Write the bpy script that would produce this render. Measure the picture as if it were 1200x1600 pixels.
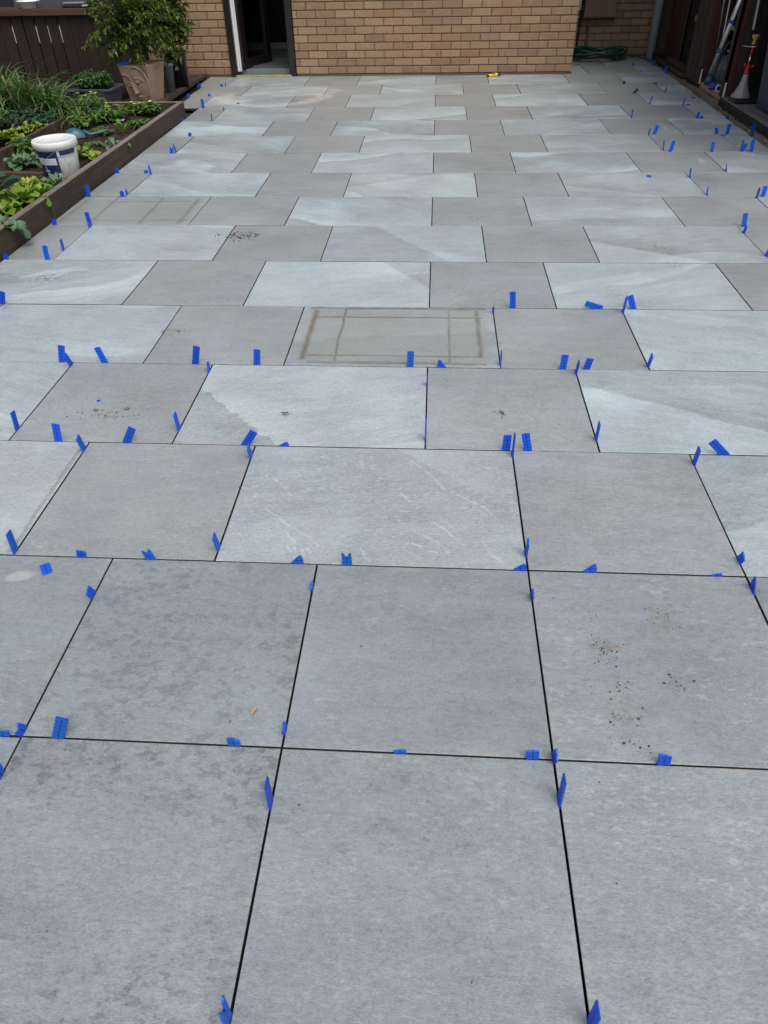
import bpy, math, random
from mathutils import Vector, Matrix, Euler
for o in list(bpy.data.objects): bpy.data.objects.remove(o)
R = math.radians
sc = bpy.context.scene
col = sc.collection
random.seed(7)
# ------------------------------------------------------------------ camera
cam = bpy.data.objects.new('camera', bpy.data.cameras.new('camera'))
col.objects.link(cam); sc.camera = cam
cam.data.sensor_fit = 'HORIZONTAL'; cam.data.sensor_width = 36.0
cam.data.lens = 36.0*1138.26/1200.0
cam.data.clip_start = .05; cam.data.clip_end = 600
cam.matrix_world = (Matrix.Translation((-.29494, -.92444, 1.44009)) @ Matrix.Rotation(R(4.22144), 4, 'Z')
                    @ Matrix.Rotation(R(51.03757), 4, 'X') @ Matrix.Rotation(R(-1.22427), 4, 'Z'))
# ------------------------------------------------------------------ sky, sun, exposure (overcast)
SUN_EL, SUN_AZ = R(58), R(150)          # azimuth measured from +Y towards +X
w = bpy.data.worlds.new('World'); sc.world = w; w.use_nodes = True
nt = w.node_tree; bg = nt.nodes['Background']
sky = nt.nodes.new('ShaderNodeTexSky'); sky.sky_type = 'NISHITA'; sky.sun_disc = False
sky.sun_elevation = SUN_EL; sky.sun_rotation = SUN_AZ
sky.air_density = 1.0; sky.dust_density = 4.0; sky.ozone_density = 1.0
hs = nt.nodes.new('ShaderNodeHueSaturation'); hs.inputs['Saturation'].default_value = .65   # overcast: greyer than a clear sky
nt.links.new(sky.outputs[0], hs.inputs['Color']); nt.links.new(hs.outputs[0], bg.inputs[0]); bg.inputs[1].default_value = .15
sl = bpy.data.lights.new('sun', 'SUN'); sl.energy = 1.4; sl.angle = R(50); sl.color = (1, .985, .95)
so = bpy.data.objects.new('sun', sl); col.objects.link(so)
sd = Vector((math.sin(SUN_AZ)*math.cos(SUN_EL), math.cos(SUN_AZ)*math.cos(SUN_EL), math.sin(SUN_EL)))
so.rotation_euler = sd.to_track_quat('Z', 'Y').to_euler(); so.location = (0, 4, 8)
vs = sc.view_settings; vs.view_transform = 'Standard'; vs.look = 'None'; vs.exposure = 0.3; vs.gamma = 1.0
vs.use_curve_mapping = False
sc.render.engine = 'CYCLES'
sc.cycles.use_adaptive_sampling = True
sc.cycles.max_bounces = 6; sc.cycles.diffuse_bounces = 3; sc.cycles.glossy_bounces = 3; sc.cycles.transmission_bounces = 4; sc.cycles.caustics_reflective = False; sc.cycles.caustics_refractive = False
sc.render.resolution_x = 768; sc.render.resolution_y = 1024

# ------------------------------------------------------------------ helpers
class MB:
    """collects faces of one mesh"""
    def __init__(s): s.v = []; s.f = []; s.c = []; s.cur = 0.5
    def add(s, verts, faces):
        n = len(s.v); s.v += [tuple(p) for p in verts]
        for f in faces: s.f.append(tuple(i+n for i in f)); s.c.append(s.cur)
        return s
    def box(s, c, d, rot=None, bev=0.0):
        hx, hy, hz = d[0]/2, d[1]/2, d[2]/2
        if bev <= 0:
            vs_ = [(x, y, z) for z in (-hz, hz) for y in (-hy, hy) for x in (-hx, hx)]
            fs = [(0, 2, 3, 1), (4, 5, 7, 6), (0, 1, 5, 4), (2, 6, 7, 3), (0, 4, 6, 2), (1, 3, 7, 5)]
        else:
            b = min(bev, hx*.9, hy*.9, hz*.9)
            def ring(z, i): return [(-hx+i, -hy+i, z), (hx-i, -hy+i, z), (hx-i, hy-i, z), (-hx+i, hy-i, z)]
            vs_ = ring(-hz, b)+ring(-hz+b, 0)+ring(hz-b, 0)+ring(hz, b)
            fs = [(3, 2, 1, 0), (12, 13, 14, 15)]
            for r in range(3):
                for k in range(4):
                    a, c2 = r*4+k, r*4+(k+1) % 4
                    fs.append((a, c2, c2+4, a+4))
        M = rot.to_matrix() if rot is not None else None
        out = []
        for p in vs_:
            q = Vector(p)
            if M is not None: q = M @ q
            out.append(q+Vector(c))
        return s.add(out, fs)
    def tube(s, pts, r, n=8, cap=True, closed=False):
        pts = [Vector(p) for p in pts]; m = len(pts); rs = r if isinstance(r, (list, tuple)) else [r]*m
        vs_ = []; fs = []
        pn = None
        for i, p in enumerate(pts):
            if closed: t = pts[(i+1) % m]-pts[i-1]
            else: t = pts[min(i+1, m-1)]-pts[max(i-1, 0)]
            t.normalize()
            if pn is None:
                pn = t.orthogonal().normalized()
            else:
                pn = (pn-t*pn.dot(t)); pn = pn.normalized() if pn.length > 1e-6 else t.orthogonal().normalized()
            b = t.cross(pn)
            for k in range(n):
                a = 2*math.pi*k/n
                vs_.append(p+(pn*math.cos(a)+b*math.sin(a))*rs[i])
        for i in range(m if closed else m-1):
            j = (i+1) % m
            for k in range(n):
                l = (k+1) % n
                fs.append((i*n+k, i*n+l, j*n+l, j*n+k))
        if cap and not closed:
            fs.append(tuple(range(n-1, -1, -1))); fs.append(tuple((m-1)*n+k for k in range(n)))
        return s.add(vs_, fs)
    def lathe(s, prof, n=32, c=(0, 0, 0), capb=True, capt=False):
        vs_ = []; fs = []; m = len(prof)
        for (r, z) in prof:
            for k in range(n):
                a = 2*math.pi*k/n; vs_.append((c[0]+r*math.cos(a), c[1]+r*math.sin(a), c[2]+z))
        for i in range(m-1):
            for k in range(n):
                l = (k+1) % n; fs.append((i*n+k, i*n+l, (i+1)*n+l, (i+1)*n+k))
        if capb: fs.append(tuple(range(n-1, -1, -1)))
        if capt: fs.append(tuple((m-1)*n+k for k in range(n)))
        return s.add(vs_, fs)
    def leaf(s, p, d, L, W, bend=.3, up=None, fold=.25):
        d = Vector(d).normalized(); up = Vector(up) if up else Vector((0, 0, 1))
        side = d.cross(up)
        side = side.normalized() if side.length > 1e-4 else Vector((1, 0, 0))
        nrm = side.cross(d); p = Vector(p)
        prof = [(0, .12), (.25, .75), (.55, 1), (.82, .6), (1, .02)]
        vs_ = []; fs = []
        for t, wd in prof:
            c = p+d*(L*t)-nrm*(bend*L*t*t)
            vs_ += [c-side*(W*wd/2)+nrm*(W*fold*wd), c, c+side*(W*wd/2)+nrm*(W*fold*wd)]
        for i in range(4):
            a = i*3; fs += [(a, a+1, a+4, a+3), (a+1, a+2, a+5, a+4)]
        return s.add(vs_, fs)
    def blade(s, p, az, L, W, lean, droop, n=6):
        p = Vector(p); h = Vector((math.cos(az), math.sin(az), 0)); side = Vector((-h.y, h.x, 0))
        vs_ = []; fs = []; c = p.copy(); ang = lean
        for i in range(n+1):
            t = i/n; wd = W*(1-t**2.2)*.5+.0006
            vs_ += [c-side*wd, c+side*wd+Vector((0, 0, .15*wd))]
            ang += droop/n*(.4+1.6*t)
            c = c+(h*math.sin(ang)+Vector((0, 0, math.cos(ang))))*(L/n)
        for i in range(n): fs.append((2*i, 2*i+1, 2*i+3, 2*i+2))
        return s.add(vs_, fs)
    def mesh(s, name, smooth=False):
        me = bpy.data.meshes.new(name); me.from_pydata(s.v, [], s.f)
        a = me.attributes.new('tone', 'FLOAT', 'FACE')
        a.data.foreach_set('value', s.c)
        if smooth: me.polygons.foreach_set('use_smooth', [True]*len(me.polygons))
        me.update(); return me
    def build(s, name, mat, parent=None, loc=(0, 0, 0), rot=(0, 0, 0), smooth=False):
        me = s.mesh(name, smooth); me.materials.append(mat)
        return link(name, me, parent, loc, rot)

def link(name, me, parent=None, loc=(0, 0, 0), rot=(0, 0, 0)):
    o = bpy.data.objects.new(name, me); col.objects.link(o)
    o.location = loc; o.rotation_euler = rot
    if parent is not None: o.parent = parent
    return o
def tag(o, label, cat, group=None, kind=None):
    o['label'] = label
    if cat: o['category'] = cat
    if group: o['group'] = group
    if kind: o['kind'] = kind
    return o
def thing(name, label, cat, loc=(0, 0, 0), rot=(0, 0, 0), group=None):
    o = bpy.data.objects.new(name, None); col.objects.link(o); o.empty_display_size = .05
    o.location = loc; o.rotation_euler = rot
    return tag(o, label, cat, group)
def structure(o): o['kind'] = 'structure'; return o

# ------------------------------------------------------------------ node helper
class NG:
    def __init__(s, name):
        s.m = bpy.data.materials.new(name); s.m.use_nodes = True; s.t = s.m.node_tree; s.n = s.t.nodes
        s.b = s.n['Principled BSDF']; s.out = s.n['Material Output']
    def l(s, a, b): s.t.links.new(a, b)
    def put(s, sock, v):
        if isinstance(v, bpy.types.NodeSocket): s.l(v, sock)
        else: sock.default_value = v
    def math(s, op, a, b=0.0, c=None, clamp=False):
        n = s.n.new('ShaderNodeMath'); n.operation = op; n.use_clamp = clamp
        s.put(n.inputs[0], a); s.put(n.inputs[1], b)
        if c is not None: s.put(n.inputs[2], c)
        return n.outputs[0]
    def vmath(s, op, a, b=(0, 0, 0)):
        n = s.n.new('ShaderNodeVectorMath'); n.operation = op; s.put(n.inputs[0], a)
        if op == 'SCALE': s.put(n.inputs['Scale'], b)
        else: s.put(n.inputs[1], b)
        return n.outputs['Value'] if op in ('LENGTH', 'DOT_PRODUCT') else n.outputs[0]
    def coord(s, which='Object'):
        if not hasattr(s, '_tc'): s._tc = s.n.new('ShaderNodeTexCoord')
        return s._tc.outputs[which]
    def pos(s): return s.n.new('ShaderNodeNewGeometry').outputs['Position']
    def attr(s, name, kind='OBJECT'):
        n = s.n.new('ShaderNodeAttribute'); n.attribute_type = kind; n.attribute_name = name
        return n.outputs['Fac']
    def rnd(s): return s.n.new('ShaderNodeObjectInfo').outputs['Random']
    def sep(s, v):
        n = s.n.new('ShaderNodeSeparateXYZ'); s.l(v, n.inputs[0]); return n.outputs
    def comb(s, x, y, z):
        n = s.n.new('ShaderNodeCombineXYZ'); s.put(n.inputs[0], x); s.put(n.inputs[1], y); s.put(n.inputs[2], z); return n.outputs[0]
    def noise(s, v, scale, detail=2.0, rough=.5, dist=0.0):
        n = s.n.new('ShaderNodeTexNoise'); s.put(n.inputs['Vector'], v); n.inputs['Scale'].default_value = scale
        n.inputs['Detail'].default_value = detail; n.inputs['Roughness'].default_value = rough
        n.inputs['Distortion'].default_value = dist
        return n.outputs[0]
    def ss(s, v, a, b, lo=0.0, hi=1.0):
        n = s.n.new('ShaderNodeMapRange'); n.interpolation_type = 'SMOOTHSTEP'
        s.put(n.inputs[0], v); s.put(n.inputs[1], a); s.put(n.inputs[2], b); s.put(n.inputs[3], lo); s.put(n.inputs[4], hi)
        return n.outputs[0]
    def mix(s, f, a, b):
        n = s.n.new('ShaderNodeMix'); n.data_type = 'RGBA'
        def c(v): return v if isinstance(v, bpy.types.NodeSocket) else (v[0], v[1], v[2], 1)
        s.put(n.inputs[0], f); s.put(n.inputs[6], c(a)); s.put(n.inputs[7], c(b)); return n.outputs[2]
    def scalecol(s, c, f):
        n = s.n.new('ShaderNodeVectorMath'); n.operation = 'SCALE'
        if isinstance(c, bpy.types.NodeSocket): s.l(c, n.inputs[0])
        else: n.inputs[0].default_value = c
        s.put(n.inputs['Scale'], f); return n.outputs[0]
    def bump(s, h, strength=.3, dist=.002):
        n = s.n.new('ShaderNodeBump'); n.inputs['Strength'].default_value = strength; n.inputs['Distance'].default_value = dist
        s.l(h, n.inputs['Height']); s.l(n.outputs[0], s.b.inputs['Normal'])
    def fin(s, colr, rough=.6, spec=.5, metal=0.0):
        if isinstance(colr, bpy.types.NodeSocket): s.l(colr, s.b.inputs['Base Color'])
        else: s.b.inputs['Base Color'].default_value = (*colr, 1)
        s.put(s.b.inputs['Roughness'], rough); s.put(s.b.inputs['Specular IOR Level'], spec); s.put(s.b.inputs['Metallic'], metal)
        return s.m

def simple(name, c, rough=.5, spec=.5, metal=0.0, var=.25, scale=14.0, stretch=(1, 1, 1), bump=.0, bdist=.002, dirt=None, dirtamt=.5):
    g = NG(name); p = g.vmath('MULTIPLY', g.coord(), stretch)
    n = g.noise(p, scale, 6, .6)
    k = g.math('MULTIPLY_ADD', g.math('SUBTRACT', n, .5), var*2, 1.0)
    k2 = g.math('MULTIPLY', k, g.math('MULTIPLY_ADD', g.rnd(), var*.6, 1-var*.3))
    cc = g.scalecol(c, k2)
    if dirt:
        m = g.ss(g.noise(g.coord(), scale*.45, 5, .65), .48, .68, 0, dirtamt); cc = g.mix(m, cc, dirt)
    if bump: g.bump(n, bump, bdist)
    return g.fin(cc, g.math('MULTIPLY_ADD', n, .2, rough-.1), spec, metal)

# ------------------------------------------------------------------ materials
def slab_mat(name, rect=None, film_k=1.0, ochre=None, arcs=False, veins=None):
    g = NG(name); p = g.coord(); seed = g.attr('seed')
    off = g.comb(g.math('MULTIPLY', seed, 17.31), g.math('MULTIPLY', seed, 7.77), g.math('MULTIPLY', seed, 3.1))
    P = g.vmath('ADD', p, off)
    band = g.attr('band'); tilt = g.attr('tilt')
    s3 = g.sep(p)
    # axis running along the riven layers of this slab
    sh = g.vmath('ADD', g.comb(s3[0], g.math('ADD', s3[1], g.math('MULTIPLY', s3[0], g.math('MULTIPLY', tilt, band))), 0.0), off)
    grain = g.noise(g.vmath('MULTIPLY', P, (1, 2.4, 1)), 170, 2, .6)
    grain2 = g.noise(g.vmath('MULTIPLY', sh, (1, 2.3, 1)), 52, 3, .7)
    streak = g.noise(g.vmath('MULTIPLY', sh, (1, 3.4, 1)), 6, 5, .68, .4)
    cloud = g.noise(P, 2.4, 3, .55)
    hue = g.noise(g.vmath('ADD', P, (11, 5, 2)), 3.2, 3, .55)
    spk = g.noise(g.vmath('MULTIPLY', sh, (1, 1.7, 1)), 30, 3, .62)
    patch = g.noise(g.vmath('ADD', P, (3, 9, 1)), 3.0, 3, .5)
    blot = g.math('MULTIPLY', g.math('MULTIPLY', g.ss(spk, .46, .40), g.ss(patch, .44, .62)), g.attr('blotch'))
    pale = g.math('MULTIPLY', g.math('MULTIPLY', g.math('MULTIPLY', g.ss(spk, .53, .62), g.ss(grain2, .43, .56)), g.ss(patch, .56, .44)), g.attr('fleck'))
    damp = g.math('MULTIPLY', g.math('MULTIPLY', g.ss(g.noise(g.vmath('MULTIPLY', P, (1, 1.3, 1)), 27, 4, .62), .54, .59), g.ss(hue, .40, .56)), g.attr('blotch'))
    # riven layers: a saw-tooth over a bent slope gives sharp lips and soft backs
    xy = g.sep(sh)
    big = g.noise(g.vmath('MULTIPLY', sh, (.7, 1.1, 1)), 1.5, 1.5, .5)
    wv = g.math('ADD', g.math('MULTIPLY', xy[1], 1.0), g.math('MULTIPLY', big, 1.15))
    wv = g.math('ADD', wv, g.math('MULTIPLY', streak, .16))
    wv = g.math('ADD', wv, g.math('MULTIPLY', spk, .035))
    saw = g.math('FRACT', g.math('MULTIPLY', wv, 1.45))
    soft = g.ss(cloud, .42, .60)                       # some lips are crisp, some worn away
    sawk = g.math('MULTIPLY', g.math('SUBTRACT', g.math('POWER', saw, 1.3), .43), g.math('MULTIPLY_ADD', soft, .55, .45))
    lip = g.math('MULTIPLY', g.math('MULTIPLY', g.ss(saw, .03, .0), g.ss(spk, .48, .6)), g.math('MULTIPLY', band, soft))
    vein = None
    if veins:
        nv = g.vmath('SCALE', g.vmath('SUBTRACT', g.n_vec(g.vmath('SCALE', P, 3.0)), (.5, .5, .5)), .022)
        pv = g.comb(g.math('ADD', s3[0], g.sep(nv)[0]), g.math('ADD', s3[1], g.sep(nv)[1]), 0.0)
        dmin = None
        for L_ in veins:
            for (a_, b_) in zip(L_[:-1], L_[1:]):
                ba = Vector((b_[0]-a_[0], b_[1]-a_[1], 0)); pa = g.vmath('SUBTRACT', pv, (a_[0], a_[1], 0))
                hh = g.math('MULTIPLY', g.vmath('DOT_PRODUCT', pa, tuple(ba)), 1/ba.length_squared, clamp=True)
                dd = g.vmath('LENGTH', g.vmath('SUBTRACT', pa, g.vmath('SCALE', tuple(ba), hh)))
                dmin = dd if dmin is None else g.math('MINIMUM', dmin, dd)
        wv_ = g.math('MULTIPLY_ADD', spk, .022, -.0092)
        vein = (g.math('MULTIPLY', g.ss(g.math('SUBTRACT', dmin, wv_), .0035, -.001), g.ss(streak, .34, .56, .25, .95)))
    def add(k, n, amp): return g.math('MULTIPLY_ADD', g.math('SUBTRACT', n, .5), amp, k)
    k = g.math('MULTIPLY_ADD', g.math('SUBTRACT', streak, .5), g.math('MULTIPLY_ADD', band, .35, .40), .98); k = add(k, cloud, .42); k = add(k, grain, 1.0); k = add(k, grain2, .64)
    k = g.math('MULTIPLY_ADD', g.math('SUBTRACT', patch, .5), g.math('MULTIPLY_ADD', band, .35, .15), k)
    k = g.math('SUBTRACT', k, g.math('MULTIPLY', g.math('MAXIMUM', blot, damp), .17))
    k = g.math('MULTIPLY_ADD', pale, .17, k)
    k = g.math('MULTIPLY_ADD', g.math('MULTIPLY', sawk, .46), band, k)
    # one crisp oblique cleavage edge on a slab: pale face below it, darker back fading away above it
    sd = g.math('SUBTRACT', s3[1], g.math('MULTIPLY_ADD', s3[0], g.attr('cut_slope'), g.attr('cut_y')))
    sd = g.math('ADD', sd, g.math('ADD', g.math('MULTIPLY', g.math('SUBTRACT', streak, .5), .10), g.math('MULTIPLY', g.math('SUBTRACT', spk, .5), .035)))
    below = g.ss(sd, .0025, -.0025)
    ck = g.attr('cut_strength')
    k = g.math('MULTIPLY_ADD', ck, g.math('SUBTRACT', g.math('MULTIPLY', below, g.ss(sd, -.35, -.02, .35, 1)), g.math('MULTIPLY', g.math('SUBTRACT', 1.0, below), g.ss(sd, .26, .0, 0, .75))), k)
    lip = g.math('MULTIPLY_ADD', g.math('MULTIPLY', g.ss(g.math('ABSOLUTE', sd), .004, .0008), g.ss(spk, .46, .56)), g.math('MULTIPLY', ck, 2.5), lip)
    k = g.math('MULTIPLY', k, g.attr('slab_tone'))
    base = g.mix(g.math('ADD', g.math('MULTIPLY', band, .75), g.math('MULTIPLY_ADD', cloud, 1.2, -.55), clamp=True), (.238, .2555, .2560), (.240, .274, .276))
    base = g.mix(g.ss(hue, .38, .62), g.vmath('MULTIPLY', base, (1.004, .998, 1.014)), g.vmath('MULTIPLY', base, (.994, 1.006, .976)))
    wm = g.attr('warm')
    base = g.vmath('MULTIPLY', base, g.comb(g.math('MULTIPLY_ADD', wm, .035, 1.0), 1.0, g.math('MULTIPLY_ADD', wm, -.03, 1.0)))
    c = g.scalecol(base, k)
    c = g.mix(g.math('MULTIPLY', g.math('ADD', vein, lip, clamp=True) if vein is not None else lip, .72), c, (.44, .465, .46))
    a = g.sep(g.vmath('ABSOLUTE', p))
    ed = g.math('MINIMUM', g.math('SUBTRACT', g.attr('half_x'), a[0]), g.math('SUBTRACT', g.attr('half_y'), a[1]))
    dm = g.math('MULTIPLY', g.ss(ed, .03, .0), g.ss(streak, .52, .66))
    c = g.mix(g.math('MULTIPLY', dm, .55), c, (.30, .285, .24))
    om = None
    if ochre or arcs:
        wp = g.pos(); q = g.sep(wp)
        def spot(x, y, rx, ry, rot=0.0):
            dx = g.math('SUBTRACT', q[0], x); dy = g.math('SUBTRACT', q[1], y)
            cs, sn = math.cos(rot), math.sin(rot)
            u = g.math('ADD', g.math('MULTIPLY', dx, cs/rx), g.math('MULTIPLY', dy, sn/rx))
            v = g.math('ADD', g.math('MULTIPLY', dx, -sn/ry), g.math('MULTIPLY', dy, cs/ry))
            return g.math('SQRT', g.math('ADD', g.math('MULTIPLY', u, u), g.math('MULTIPLY', v, v)))
    if arcs:
        # mortar slurry swept in arcs in front of the door
        wob = g.math('MULTIPLY', g.math('SUBTRACT', g.noise(wp, 4, 4), .5), .35)
        r1 = g.math('ADD', spot(-2.05, 7.95, .60, .58), wob)
        arc = g.math('MULTIPLY', g.ss(g.math('ABSOLUTE', g.math('SUBTRACT', r1, .9)), .2, .05), g.ss(q[1], 8.3, 7.95))
        r2 = g.math('ADD', spot(-1.85, 8.25, .5, .3), wob)
        arc2 = g.math('MULTIPLY', g.ss(g.math('ABSOLUTE', g.math('SUBTRACT', r2, .8)), .3, .1), .7)
        am = g.math('MULTIPLY', g.math('MAXIMUM', arc, arc2), g.ss(g.noise(g.vmath('MULTIPLY', wp, (1, 3, 1)), 9, 5, .65), .3, .6))
        c = g.mix(g.math('MULTIPLY', am, .8), c, (.52, .51, .46))
    if ochre:
        oc = None
        for (x, y, rx, ry, rot) in ochre:
            m = g.ss(spot(x, y, rx, ry, rot), 1.0, .3)
            oc = m if oc is None else g.math('MAXIMUM', oc, m)
        om = g.math('MULTIPLY', oc, g.ss(g.noise(wp, 38, 4, .6), .46, .62))
        c = g.mix(g.math('MULTIPLY', om, .65), c, (.185, .152, .108))
        pm = None
        for (x, y, rx, ry, rot) in SMEAR:
            m = g.ss(spot(x, y, rx, ry, rot), 1.0, .7)
            pm = m if pm is None else g.math('MAXIMUM', pm, m)
        c = g.mix(g.math('MULTIPLY', g.math('MULTIPLY', pm, .5), g.ss(streak, .35, .6)), c, (.42, .42, .40))
    if rect:
        # mud printed on the slab by a frame that lay on it: lines in the slab's own axes
        pp = g.sep(g.vmath('ADD', p, g.scalecol(g.vmath('SUBTRACT', g.n_vec(P), (.5, .5, .5)), .022)))
        tot = None
        for (ax, at, lo, hi, wd, st) in rect:
            u, v = (pp[0], pp[1]) if ax == 'x' else (pp[1], pp[0])
            m = g.ss(g.math('ABSOLUTE', g.math('SUBTRACT', u, at)), wd*1.5, wd*.1, 0, st)
            m = g.math('MULTIPLY', m, g.math('MULTIPLY', g.ss(v, lo-.01, lo+.01), g.ss(v, hi+.01, hi-.01)))
            tot = m if tot is None else g.math('MAXIMUM', tot, m)
        tot = g.math('MULTIPLY', g.math('MULTIPLY', tot, g.ss(g.noise(P, 11, 6, .75), .36, .58, .55, 1)), g.ss(spk, .36, .54, .75, 1))
        film = g.math('MULTIPLY', g.ss(ed, .01, .06), g.ss(patch, .3, .7, .30*film_k, .55*film_k))
        c = g.mix(film, c, (.222, .220, .182))
        c = g.mix(tot, c, (.112, .092, .064))
    h = g.math('ADD', g.math('MULTIPLY', grain, .3), g.math('ADD', g.math('MULTIPLY', grain2, .55), g.math('MULTIPLY', streak, .9)))
    g.bump(h, .4, .0022)
    rg = g.math('MAXIMUM', add(add(add(.37, grain2, .12), cloud, .22), hue, .16), .30)
    if om is not None: rg = g.math('ADD', rg, g.math('MULTIPLY', om, .25))
    return g.fin(c, rg, .6)
def _nvec(s, P):
    n = s.n.new('ShaderNodeTexNoise'); s.l(P, n.inputs['Vector']); n.inputs['Scale'].default_value = 9; n.inputs['Detail'].default_value = 3
    return n.outputs[1]
NG.n_vec = _nvec

def wood_mat(name, c, c2, grain=1.0, rough=.62, axis='z', worn=.0, wornc=(.2, .17, .14)):
    g = NG(name)
    st = {'z': (9, 9, .7), 'x': (.7, 9, 9), 'y': (9, .7, 9)}[axis]
    P = g.vmath('ADD', g.coord(), g.comb(g.math('MULTIPLY', g.rnd(), 31), g.math('MULTIPLY', g.rnd(), 13), g.math('MULTIPLY', g.rnd(), 7)))
    n = g.noise(g.vmath('MULTIPLY', P, st), 3.5, 7, .62, .6)
    n2 = g.noise(g.vmath('MULTIPLY', P, st), 14, 4, .6)
    k = g.math('ADD', .75, g.math('ADD', g.math('MULTIPLY', n, .3*grain), g.math('MULTIPLY', g.rnd(), .25)))
    cc = g.scalecol(g.mix(g.ss(n, .3, .7), c, c2), k)
    if worn:
        cc = g.mix(g.math('MULTIPLY', g.ss(g.noise(P, 7, 6, .7), .5, .72), worn), cc, wornc)
    g.bump(g.math('ADD', n, g.math('MULTIPLY', n2, .5)), .4, .003)
    return g.fin(cc, rough, .35)

def leaf_mat(name, c1, c2, rough=.45, trans=.25, tip=None):
    g = NG(name)
    t = g.attr('tone', 'GEOMETRY')
    n = g.noise(g.coord(), 30, 3)
    f = g.math('ADD', g.math('MULTIPLY', t, .8), g.math('MULTIPLY', n, .3), clamp=True)
    cc = g.mix(f, c1, c2)
    if tip: cc = g.mix(g.ss(t, .86, .95), cc, tip)
    g.fin(cc, rough, .4)
    tr = g.n.new('ShaderNodeBsdfTranslucent'); g.l(cc, tr.inputs[0])
    mx = g.n.new('ShaderNodeMixShader'); mx.inputs[0].default_value = trans
    g.l(g.b.outputs[0], mx.inputs[1]); g.l(tr.outputs[0], mx.inputs[2]); g.l(mx.outputs[0], g.out.inputs[0])
    return g.m

def plastic_spacer(name, c, cl):
    g = NG(name); q = g.sep(g.coord())
    # moulded grid: two columns, squares of 14 mm; z runs up the plate, x across it
    fx = g.math('ABSOLUTE', q[0])
    fz = g.math('PINGPONG', q[2], .007)
    line = g.math('MAXIMUM', g.ss(fx, .0020, .0008), g.ss(fz, .0016, .0006))
    cc = g.mix(g.math('MULTIPLY', line, .8), c, cl)
    n = g.noise(g.coord(), 60, 4, .6)
    cc = g.mix(g.math('MULTIPLY', g.ss(g.noise(g.vmath('ADD', g.coord(), g.comb(g.math('MULTIPLY', g.rnd(), 9), 0, 0)), 40, 4, .7), .55, .75), .35), cc, (.10, .16, .3))
    cc = g.mix(g.ss(g.rnd(), .55, .95, 0, .6), cc, g.vmath('MULTIPLY', cc, (.9, 1.0, .5)))
    cc = g.scalecol(cc, g.math('ADD', .75, g.math('MULTIPLY', g.rnd(), .4)))
    g.bump(g.math('SUBTRACT', n, line), .3, .0006)
    g.fin(cc, .36, .5)
    tr = g.n.new('ShaderNodeBsdfTranslucent'); g.l(cc, tr.inputs[0])
    mx = g.n.new('ShaderNodeMixShader'); mx.inputs[0].default_value = .45
    g.l(g.b.outputs[0], mx.inputs[1]); g.l(tr.outputs[0], mx.inputs[2]); g.l(mx.outputs[0], g.out.inputs[0])
    return g.m

def brick_mat(name):
    g = NG(name); r = g.rnd(); P = g.vmath('ADD', g.coord(), g.comb(g.math('MULTIPLY', r, 40), g.math('MULTIPLY', r, 23), 0))
    n = g.noise(P, 12, 6, .65); n2 = g.noise(g.vmath('MULTIPLY', P, (6, 1, 1)), 20, 4, .6)
    base = g.mix(r, (.232, .145, .090), (.300, .205, .128))
    base = g.mix(g.ss(g.noise(g.comb(g.math('MULTIPLY', r, 91), 0, 0), 3, 0), .58, .66, 0, .55), base, (.20, .115, .076))
    base = g.mix(g.ss(n, .55, .75, 0, .5), base, (.33, .26, .19))
    base = g.mix(g.ss(n, .42, .28, 0, .55), base, (.125, .082, .058))
    cc = g.scalecol(base, g.math('ADD', .8, g.math('MULTIPLY', n2, .4)))
    g.bump(g.math('ADD', n, g.math('MULTIPLY', n2, .8)), .6, .004)
    return g.fin(cc, .85, .25)

def glass_mat(name, tint=(.75, .85, .85)):
    g = NG(name); g.fin(tint, .02, .5); g.b.inputs['Transmission Weight'].default_value = 1.0; g.b.inputs['IOR'].default_value = 1.45
    return g.m

OCHRE = [(1.031, 3.86, .12, .05, .6), (.985, 3.25, .07, .17, .35), (1.01, 2.99, .09, .04, .3), (-.023, 3.79, .07, .05, 0), (-2.348, 2.75, .12, .1, 0),
         (-.999, .028, .022, .012, 1.0), (.19, .205, .06, .02, .2), (.165, .325, .07, .06, 0), (.18, .12, .05, .06, .4), (.335, .43, .05, .05, 0), (-1.44, 3.42, .17, .07, -.3), (-1.467, 2.12, .09, .05, -.2),
         (-.834, 1.421, .035, .025, 0), (-.02, 1.455, .03, .02, 0), (-1.5, 1.4, .08, .05, .3), (.45, .06, .012, .012, 0)]
VEINS = [
    [ (-0.354, -0.044), (-0.297, -0.101), (-0.257, -0.140), (-0.199, -0.173), (-0.159, -0.225) ],
    [ (-0.274, -0.156), (-0.237, -0.199), (-0.221, -0.261) ],
    [ (-0.249, -0.229), (-0.231, -0.257) ],
    [ (-0.205, -0.241), (-0.191, -0.274) ],
    [ (-0.190, -0.236), (-0.176, -0.264) ],
    [ (-0.365, 0.129), (-0.311, 0.065), (-0.279, 0.020) ],
    [ (0.103, 0.227), (0.158, 0.167), (0.215, 0.073), (0.284, 0.025), (0.346, -0.022), (0.380, -0.074) ],
    [ (0.077, 0.045), (0.106, 0.001) ],
    [ (0.162, -0.082), (0.208, -0.122), (0.240, -0.160), (0.278, -0.207) ],
    [ (0.150, -0.159), (0.195, -0.191), (0.230, -0.233) ],
    [ (0.122, -0.199), (0.164, -0.231), (0.196, -0.239) ],
    [ (0.326, -0.181), (0.352, -0.232), (0.380, -0.272) ],
    [ (-0.031, -0.234), (-0.002, -0.284) ],
    [ (0.095, -0.224), (0.152, -0.268) ],
]
SMEAR = [(2.18, 7.03, .035, .15, 0), (1.95, 4.92, .16, .02, .1), (1.72, 5.2, .025, .2, 0), (1.72, 6.35, .03, .16, 0), (2.0, 3.5, .07, .05, 0), (-1.45, .52, .05, .025, .3), (-1.82, 1.33, .06, .03, 0)]
M = {}
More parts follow.
